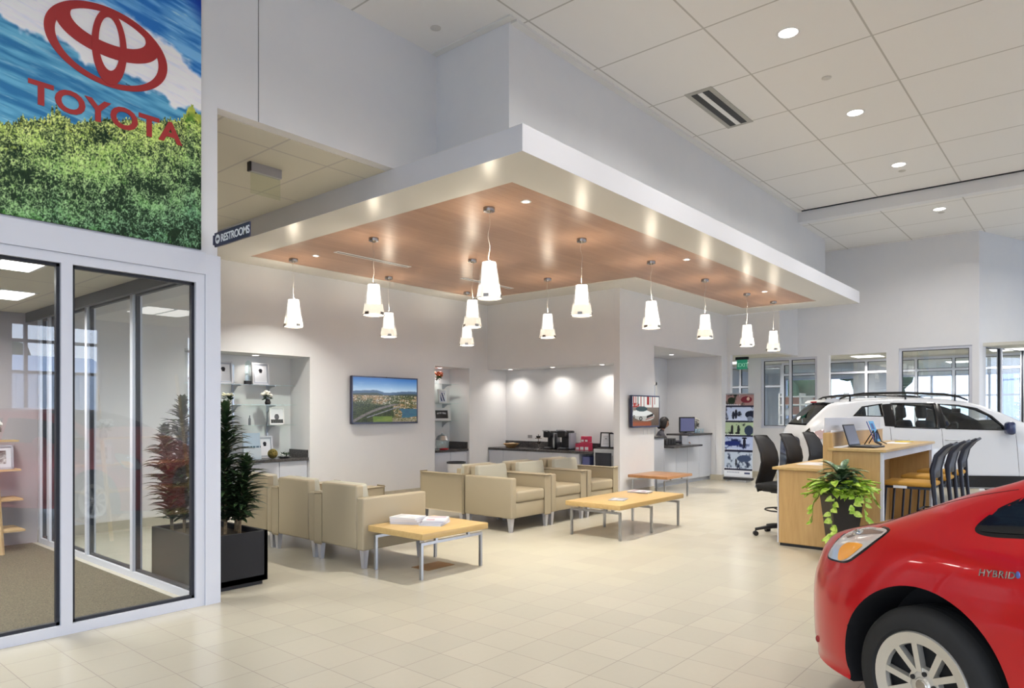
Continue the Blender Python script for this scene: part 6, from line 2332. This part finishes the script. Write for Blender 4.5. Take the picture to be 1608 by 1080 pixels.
def make_wheel(parent, x, y, side, Rt=.3125, Rr=.2159, wd_=.21, spokes=5, name='wheel'):
    """wheel as a part of a car; side = +1 outer face towards +y; sub-parts hold tyre, rim, disc"""
    w_ = bpy.data.objects.new(name, None)
    COL.objects.link(w_)
    # an Empty cannot show as a part: the tyre mesh is the part, the rim and hub its children
    bpy.data.objects.remove(w_)
    h = wd_ / 2
    ty = MB().lathe([(Rr, -h + .012), (Rr + .012, -h), (Rt - .035, -h + .002), (Rt - .010, -h + .02), (Rt, -h + .045), (Rt, h - .045), (Rt - .010, h - .02), (Rt - .035, h - .002), (Rr + .012, h), (Rr, h - .012)], n=64, axis='y', closed=True)
    for g_ in (-.045, -.015, .015, .045):
        ty.lathe([(Rt + .0005, g_ - .003), (Rt + .0008, g_ + .003)], n=48, axis='y')
    tyre = obj('wheel', ty, M_TYRE, parent, (x, y, Rt), (0, 0, 0 if side > 0 else PI))
    rm = MB().lathe([(Rr + .001, h - .010), (Rr - .004, h - .002), (Rr - .048, h - .012), (Rr - .052, h - .03), (Rr - .030, h - .06), (Rr - .020, -h + .02), (Rr, -h + .012), (Rr + .001, -h + .02)], n=64, axis='y', caps=False)
    # twin spokes
    for k in range(spokes):
        for dlt in (-16, 16):
            a = 2 * PI * k / spokes + R(135 + dlt)
            a0 = 2 * PI * k / spokes + R(135) + R(dlt * .6)
            p1 = Vector((math.cos(a) * (Rr - .040), 0, math.sin(a) * (Rr - .040)))
            p0 = Vector((math.cos(a0) * .055, 0, math.sin(a0) * .055))
            d = (p1 - p0).normalized()
            n_ = Vector((-d.z, 0, d.x))
            w0, w1 = .012, .013
            yo0, yo1 = h - .022, h - .012
            v = [p0 - n_ * w0 + Vector((0, yo0, 0)), p0 + n_ * w0 + Vector((0, yo0, 0)), p1 + n_ * w1 + Vector((0, yo1, 0)), p1 - n_ * w1 + Vector((0, yo1, 0))]
            v += [q + Vector((0, -.030, 0)) for q in v]
            rm.add(v, [(0, 1, 2, 3), (4, 7, 6, 5), (0, 4, 5, 1), (1, 5, 6, 2), (2, 6, 7, 3), (3, 7, 4, 0)])
    rm.lathe([(.0001, h - .012), (.030, h - .014), (.036, h - .022), (.070, h - .028), (.074, h - .05), (.0001, h - .05)], n=40, axis='y')
    obj('rim', rm, M_ALLOY, tyre)
    ln = MB()
    for k in range(5):
        a = 2 * PI * k / 5 + R(99)
        ln.lathe([(.0001, 0), (.010, 0), (.010, .008), (.0001, .008)], (.05 * math.cos(a), h - .026, .05 * math.sin(a)), n=10, axis='y')
    obj('lug_nut', ln, M_BLACK, tyre)
    obj('brake_disc', MB().lathe([(.05, h - .085), (.14, h - .085), (.14, h - .10), (.05, h - .10)], n=40, axis='y'), mat('disc_steel', (.25, .26, .28), .4, .9), tyre)
    obj('wheel_back', MB().lathe([(.0001, h - .13), (Rr - .02, h - .13), (Rr - .02, h - .14), (.0001, h - .14)], n=32, axis='y'), M_WELL, tyre)
    cap = MB().lathe([(.0001, h - .008), (.022, h - .010), (.026, h - .014)], n=24, axis='y')
    obj('hub_cap', cap, M_CHROME, tyre)
    return tyre


def cylcut(x, z, r_, y0, y1):
    return MB().lathe([(.0001, y0), (r_, y0), (r_, y1), (.0001, y1)], (x, 0, z), n=72, axis='y')


# ---- red hatchback
def red_car():
    H = Hull(PRIUS)
    M_REDP = mat('red_paint', (.50, .002, .006), .30, .35, coat=.7, spec=.4)
    rx, dx_ = 1.64 + .94 * .8725, 2.8 + .342 * .8725
    pos = RT * rx + FW * dx_
    f = RT * -.342 + FW * .94
    t = thing('red_car', 'red hybrid hatchback at the lower right corner, only its front quarter in view', 'car', (pos.x, pos.y, 0), math.atan2(f.y, f.x))
    cut = []
    for ws in (0, 2.70):
        cut.append(cylcut(-ws, .325, .385, .60, 1.2))
        cut.append(cylcut(-ws, .325, .385, -1.2, -.60))
    me = boolean_body('body', loft_mesh(H, -.905, 3.53, .045), cut, [M_REDP, M_WELL])
    finish_body('body', me, H, (0, 2.7), .385, t)
    for ws in (0, 2.7):
        for s in (1, -1):
            make_wheel(t, -ws, s * (.8725 - .004 - .105), s)
    for s, nm in ((1, 'left'), (-1, 'right')):
        hp = [(-.24, .900), (-.34, .897), (-.44, .874), (-.508, .836), (-.565, .776), (-.585, .722), (-.50, .720), (-.424, .734), (-.372, .768), (-.288, .843)]
        hl = obj('headlight', side_patch(H, hp, .001, .004, 30, 12, s, True), mat('headlight_silver', (.80, .81, .82), .10, .6, coat=1.0), t, smooth=60)
        rimp = [(-.225, .906), (-.34, .906), (-.447, .884), (-.520, .842), (-.575, .778), (-.595, .713), (-.50, .711), (-.418, .725), (-.364, .760), (-.280, .836)]
        obj('headlight_surround', side_patch(H, rimp, -.001, .0015, 30, 10, s, True), M_PIANO, t, smooth=60)
        ap = [(-.484, .726), (-.496, .775), (-.445, .812), (-.345, .822), (-.376, .783), (-.428, .741)]
        obj('amber_lens', side_patch(H, ap, .0055, .002, 18, 6, s, True), mat('amber', (.75, .30, .02), .15, coat=1.0, emit=(.8, .30, .02), es=.12), hl, smooth=60)
        pj = MB().sphere((.41, s * (H.y(-.41, .85) - .012), .855), .028, 16, 10, (1.3, .6, .9))
        obj('projector', pj, mat('lamp_chrome', (.8, .8, .82), .06, 1.0), hl)
        cc = [(-.25, .896), (-.34, .893), (-.43, .872), (-.49, .838), (-.47, .828), (-.41, .852), (-.34, .868), (-.26, .885)]
        obj('reflector', side_patch(H, cc, .0052, .0015, 18, 4, s), mat('lamp_grey', (.42, .43, .45), .1, .8), hl, smooth=60)
        wp = [(.168, .974), (.205, 1.030), (.26, 1.070), (.33, 1.115), (.47, 1.19), (.56, 1.225), (.56, 1.005), (.40, .985), (.22, .967)]
        obj('quarter_window', side_patch(H, wp, .001, .003, 30, 8, s, True), M_BLKGL, t, smooth=60)
        wr = [(.153, .972), (.198, 1.040), (.255, 1.083), (.33, 1.128), (.47, 1.205), (.575, 1.245), (.575, .988), (.40, .969), (.215, .950)]
        obj('window_surround', side_patch(H, wr, -.001, .0012, 30, 8, s, True), M_PIANO, t, smooth=60)
        for wn in ([(.60, 1.02), (.60, 1.235), (.95, 1.32), (1.30, 1.35), (1.52, 1.352), (1.50, 1.04)], [(1.58, 1.05), (1.60, 1.35), (1.95, 1.345), (2.35, 1.31), (2.42, 1.10)], [(2.48, 1.12), (2.42, 1.30), (2.62, 1.27), (2.95, 1.17)]):
            obj('side_window', side_patch(H, wn, .001, .003, 20, 8, s), M_BLKGL, t, smooth=60)
        mr = MB()
        mr.sphere((-.66, s * .98, 1.05), .1, 16, 10, (.55, 1.05, .72))
        mr.tube([(-.64, s * .80, 1.01), (-.66, s * .92, 1.02)], .02, 8)
        obj('mirror', mr, M_REDP, t)
        obj('side_marker', MB().sphere((.64, s * (H.y(-.64, .30) - .004), .30), .012, 12, 8, (1, .6, 1.4)), mat('marker_red', (.25, .02, .02), .2), t)
        # panel gaps
        gp = MB()
        for k in range(14):
            a = k / 14; b_ = (k + 1) / 14
            sA, zA = .42 + .03 * math.sin(a * 3), .28 + .68 * a
            sB, zB = .42 + .03 * math.sin(b_ * 3), .28 + .68 * b_
            gp.tube([(-sA, s * (H.y(sA, zA) + .0004), zA), (-sB, s * (H.y(sB, zB) + .0004), zB)], .0022, 4)
        obj('door_gap', gp, M_WELL, t, smooth=0)
        g2 = MB()
        pts = [(-.60 + .86 * k / 20) for k in range(21)]
        P = [(-q, s * (.8725 - .205 - max(0, -q - .35) * .35), H.top(q, .8725 - .205 - max(0, -q - .35) * .35) + .0006) for q in pts]
        g2.tube(P, .0012, 4)
        obj('hood_gap', g2, M_WELL, t, smooth=0)
    obj('windshield', top_patch(H, .32, 1.02, .58, .50, .002), M_BLKGL, t, smooth=60)
    obj('rear_window', top_patch(H, 2.45, 3.3, .44, .50, .002), M_BLKGL, t, smooth=60)
    # badge on the left front fender: faces the outer side
    bd = textmesh('HYBRID', .036, extrude=.0012, bold=.0006, spacing=1.12)
    bd.materials.clear()
    bd.materials.append(M_CHROME)
    xs = [q.co.x for q in bd.vertices]
    L = max(xs)
    for q in bd.vertices:
        u = q.co.x / L * .132
        s_ = .232 + u
        z = .812 + q.co.y * .95 + u * .12
        q.co = Vector((-s_, H.y(s_, z) + .0022 + q.co.z, z))
    obj('badge', bd, M_CHROME, t, fix=False) if False else obj('badge', bd, None, t)
    bl = MB().sphere((-.372, H.y(.372, .843) + .002, .843), .011, 12, 8, (.8, .25, 1.3))
    obj('badge_leaf', bl, mat('badge_blue', (.10, .14, .40), .25, .4), t)
    # nose details, facing away from the camera
    for s in (-1, 1):
        obj('fog_lamp', MB().sphere((.80, s * .56, .34), .05, 12, 8, (.5, 1, .8)), mat('headlight_silver', (.6, .6, .6), .1), t)
    obj('lower_grille', MB().rbox(.84, .92, -.34, .34, .26, .44, .02, 2), M_BLACK, t)
    return t


red_car()


# ---- white sport utility
def white_suv():
    H = Hull(SUV)
    M_WP = mat('white_car_paint', (.60, .615, .64), .3, coat=1.0, spec=.5)
    dm = 10.03
    rm = .7224 * dm
    f = Vector((.990, -.139))
    left = Vector((.139, .990))
    # mirror sits at s = .8, on the near (right) side
    hb = .9225
    ox = Vector((rm, dm)) + f * .8 + left * (hb + .06)
    pos = RT * ox.x + FW * ox.y
    fw_ = RT * f.x + FW * f.y
    t = thing('white_car', 'white sport utility car with roof rails parked beyond the work counter', 'car', (pos.x, pos.y, 0), math.atan2(fw_.y, fw_.x))
    cut = []
    for ws in (0, 2.66):
        cut.append(cylcut(-ws, .36, .43, .62, 1.2))
        cut.append(cylcut(-ws, .36, .43, -1.2, -.62))
    HI = Hull(SUV, inset=.055, zb=.62)
    cav = loft_mesh(HI, .62, 3.30, .09)
    cut.append(cav)
    wins = [[(.83, 1.175), (1.60, 1.19), (1.64, 1.545), (1.35, 1.515), (1.15, 1.462), (.98, 1.375), (.85, 1.235)],
            [(1.74, 1.195), (2.31, 1.215), (2.31, 1.555), (1.73, 1.553)],
            [(2.48, 1.375), (2.87, 1.38), (2.72, 1.50), (2.48, 1.545)]]
    for wpoly in wins:
        cut.append(MB().prism([(-a, b_) for a, b_ in wpoly], -1.2, 1.2, 'xz'))
    ws_ = MB().prism([(-.44, 1.36), (-.62, 1.15), (-1.25, 1.50), (-1.20, 1.85)], -.60, .60, 'xz')
    cut.append(ws_)
    rw = MB().prism([(-3.12, 1.56), (-3.10, 1.75), (-3.70, 1.45), (-3.60, 1.22), (-3.28, 1.24)], -.56, .56, 'xz')
    cut.append(rw)
    me = boolean_body('body', loft_mesh(H, -.92, 3.64, .06), cut, [M_WP, M_PIANO])
    finish_body('body', me, H, (0, 2.66), .43, t)
    sg_ = glass('car_glass', (.86, .90, .90), .9)
    for s in (-1, 1):
        for wpoly, nm in zip(wins, ('front_door_window', 'rear_door_window', 'quarter_window')):
            obj(nm, side_patch(H, wpoly, -.010, None, 20, 6, s), sg_, t, smooth=60)
            ps = np.array(wpoly); c = ps.mean(0)
            big = [tuple(c + (p - c) * (1 + .035 / max(.05, np.linalg.norm(p - c)))) for p in ps]
            # black frame ring around each window
            m_ = MB()
            n_ = len(wpoly)
            dense_o, dense_i = [], []
            for i in range(n_):
                for k in range(8):
                    a = np.array(big[i]) * (1 - k / 8) + np.array(big[(i + 1) % n_]) * k / 8
                    b_ = np.array(wpoly[i]) * (1 - k / 8) + np.array(wpoly[(i + 1) % n_]) * k / 8
                    dense_o.append((-a[0], s * (H.y(a[0], a[1]) + .002), a[1]))
                    dense_i.append((-b_[0], s * (H.y(b_[0], b_[1]) + .002), b_[1]))
            N_ = len(dense_o)
            m_.add(dense_o + dense_i, [(i, (i + 1) % N_, N_ + (i + 1) % N_, N_ + i) for i in range(N_)])
            q = obj('window_frame', m_, M_PIANO, t, smooth=60, fix=False)
            md = q.modifiers.new('t', 'SOLIDIFY'); md.thickness = .003; md.offset = 0
        for pil in ([(1.62, 1.185), (1.65, 1.56), (1.72, 1.56), (1.72, 1.19)], [(2.31, 1.21), (2.32, 1.56), (2.47, 1.548), (2.47, 1.22)]):
            obj('pillar_trim', side_patch(H, pil, .001, .002, 8, 6, s), M_PIANO, t, smooth=60)
        cl = [(.45, .40), (.45, .52), (2.2, .52), (2.2, .40)]
        obj('sill_cladding', side_patch(H, [(.44, .33), (.44, .50), (2.22, .50), (2.22, .33)], .002, .008, 20, 4, s), M_PIANO, t, smooth=60)
        rl = MB().tube([(-1.22, s * .60, 1.612), (-1.35, s * .605, 1.665), (-1.55, s * .61, 1.70), (-2.1, s * .61, 1.725), (-2.7, s * .60, 1.715), (-2.95, s * .595, 1.68), (-3.05, s * .59, 1.63)], [.012, .018, .019, .019, .019, .016, .012], 8)
        for x in (1.40, 2.1, 2.9): rl.tube([(-x, s * .60, 1.60), (-x, s * .605, 1.70)], .013, 6)
        obj('roof_rail', rl, M_PIANO, t)
        mr = MB().rbox(-.86, -.75, s * .94 - .07, s * .94 + .09, 1.10, 1.29, .045, 4)
        mr.tube([(-.78, s * .86, 1.15), (-.80, s * 1.0, 1.15)], .022, 8)
        obj('mirror', mr, mat('mirror_navy', (.02, .03, .09), .2, coat=.5), t)
        for x in (1.45, 2.15):
            hd_ = MB().tube([(-x, s * (H.y(x, 1.02) + .002), 1.02), (-x - .03, s * (H.y(x, 1.02) + .03), 1.02), (-x - .17, s * (H.y(x, 1.02) + .03), 1.02), (-x - .20, s * (H.y(x, 1.02) + .002), 1.02)], .010, 8)
            obj('door_handle', hd_, M_WP, t)
            gp = MB()
        for sx_, z0_, z1_ in ((.68, .50, 1.14), (1.685, .50, 1.18), (2.40, .86, 1.20)):
            gp = MB().tube([(-sx_, s * (H.y(sx_, z0_ + (z1_ - z0_) * k / 8) + .0003), z0_ + (z1_ - z0_) * k / 8) for k in range(9)], .0028, 4)
            obj('door_gap', gp, M_WELL, t, smooth=0)
        tl = obj('tail_light', side_patch(H, [(3.28, 1.12), (3.36, 1.17), (3.50, 1.12), (3.56, 1.04), (3.50, .98), (3.36, 1.03)], .002, .012, 14, 5, s), mat('tail_clear', (.60, .45, .45), .1, .3, coat=1), t, smooth=60)
        obj('headlight', side_patch(H, [(-.72, .72), (-.72, .84), (-.45, .96), (-.30, .96), (-.45, .80)], .002, .006, 14, 5, s), MATS['headlight_silver'], t, smooth=60)
    for ws in (0, 2.66):
        for s in (1, -1):
            make_wheel(t, -ws, s * (.9225 - .035 - .115), s, .36, .225, .23)
    # rear end: glass, spoiler, lamp
    def zsec(y, z):
        lo, hi = 3.05, 3.64
        for _ in range(22):
            m_ = (lo + hi) / 2
            if H.top(m_, y) > z: lo = m_
            else: hi = m_
        return lo
    P = []
    for j in range(9):
        z = 1.25 + .30 * j / 8
        for i in range(13):
            y = (-.58 + .06 * j / 8) + (1.16 - .12 * j / 8) * i / 12
            P.append((-zsec(y, z) - .002, y, z))
    g = obj('rear_window', MB().grid(P, 12, 8), sg_, t, smooth=80, fix=False)
    obj('spoiler', MB().prism([(-3.02, 1.61), (-3.02, 1.65), (-3.22, 1.63), (-3.27, 1.585), (-3.15, 1.575)], -.53, .53, 'xz'), M_WP, t)
    obj('brake_lamp', MB().box(-3.275, -3.262, -.15, .15, 1.585, 1.605), mat('brake_red', (.35, .01, .02), .2), t, smooth=0)
    P = []
    for j in range(11):
        x = .56 + .72 * j / 10
        for i in range(13):
            y = -.60 + 1.2 * i / 12
            P.append((-x, y, H.top(x, y) - .004))
    obj('windshield', MB().grid(P, 12, 10), sg_, t, smooth=80, fix=False)
    # seats
    M_SEAT = mat('seat_dark', (.035, .045, .055), .7)
    for (x, ys) in ((1.55, (-.38, .38)), (2.45, (-.42, 0.0, .42))):
        for y in ys:
            st_ = MB().rbox(-x - .0, -x + .50, y - .22, y + .22, .64, .78, .04, 3)
            b_ = MB().rbox(-.06, .06, -.22, .22, 0, .58, .05, 3)
            b_.xf(Matrix.Translation((-x - .06, y, .74)) @ Matrix.Rotation(R(-14), 4, 'Y'))
            st_.add(b_.v, b_.f)
            hh = MB().rbox(-.045, .045, -.13, .13, 0, .20, .045, 4)
            hh.xf(Matrix.Translation((-x - .22, y, 1.33)) @ Matrix.Rotation(R(-8), 4, 'Y'))
            st_.add(hh.v, hh.f)
            obj('seat', st_, M_SEAT, t)
    sw_ = MB().tube([(0, .18 * math.cos(2 * PI * k / 28), .18 * math.sin(2 * PI * k / 28)) for k in range(29)], .014, 8, caps=False)
    sw_.box(-.01, .01, -.17, .17, -.02, .02)
    sw_.xf(Matrix.Translation((-1.02, .38, 1.10)) @ Matrix.Rotation(R(25), 4, 'Y'))
    obj('steering_wheel', sw_, M_BLACK, t)
    obj('dashboard', MB().rbox(-.92, -.66, -.70, .70, .85, 1.14, .05, 3), M_SEAT, t)
    obj('rear_mirror', MB().rbox(-1.12, -1.09, -.12, .12, 1.42, 1.49, .01, 2), M_BLACK, t)
    return t


white_suv()
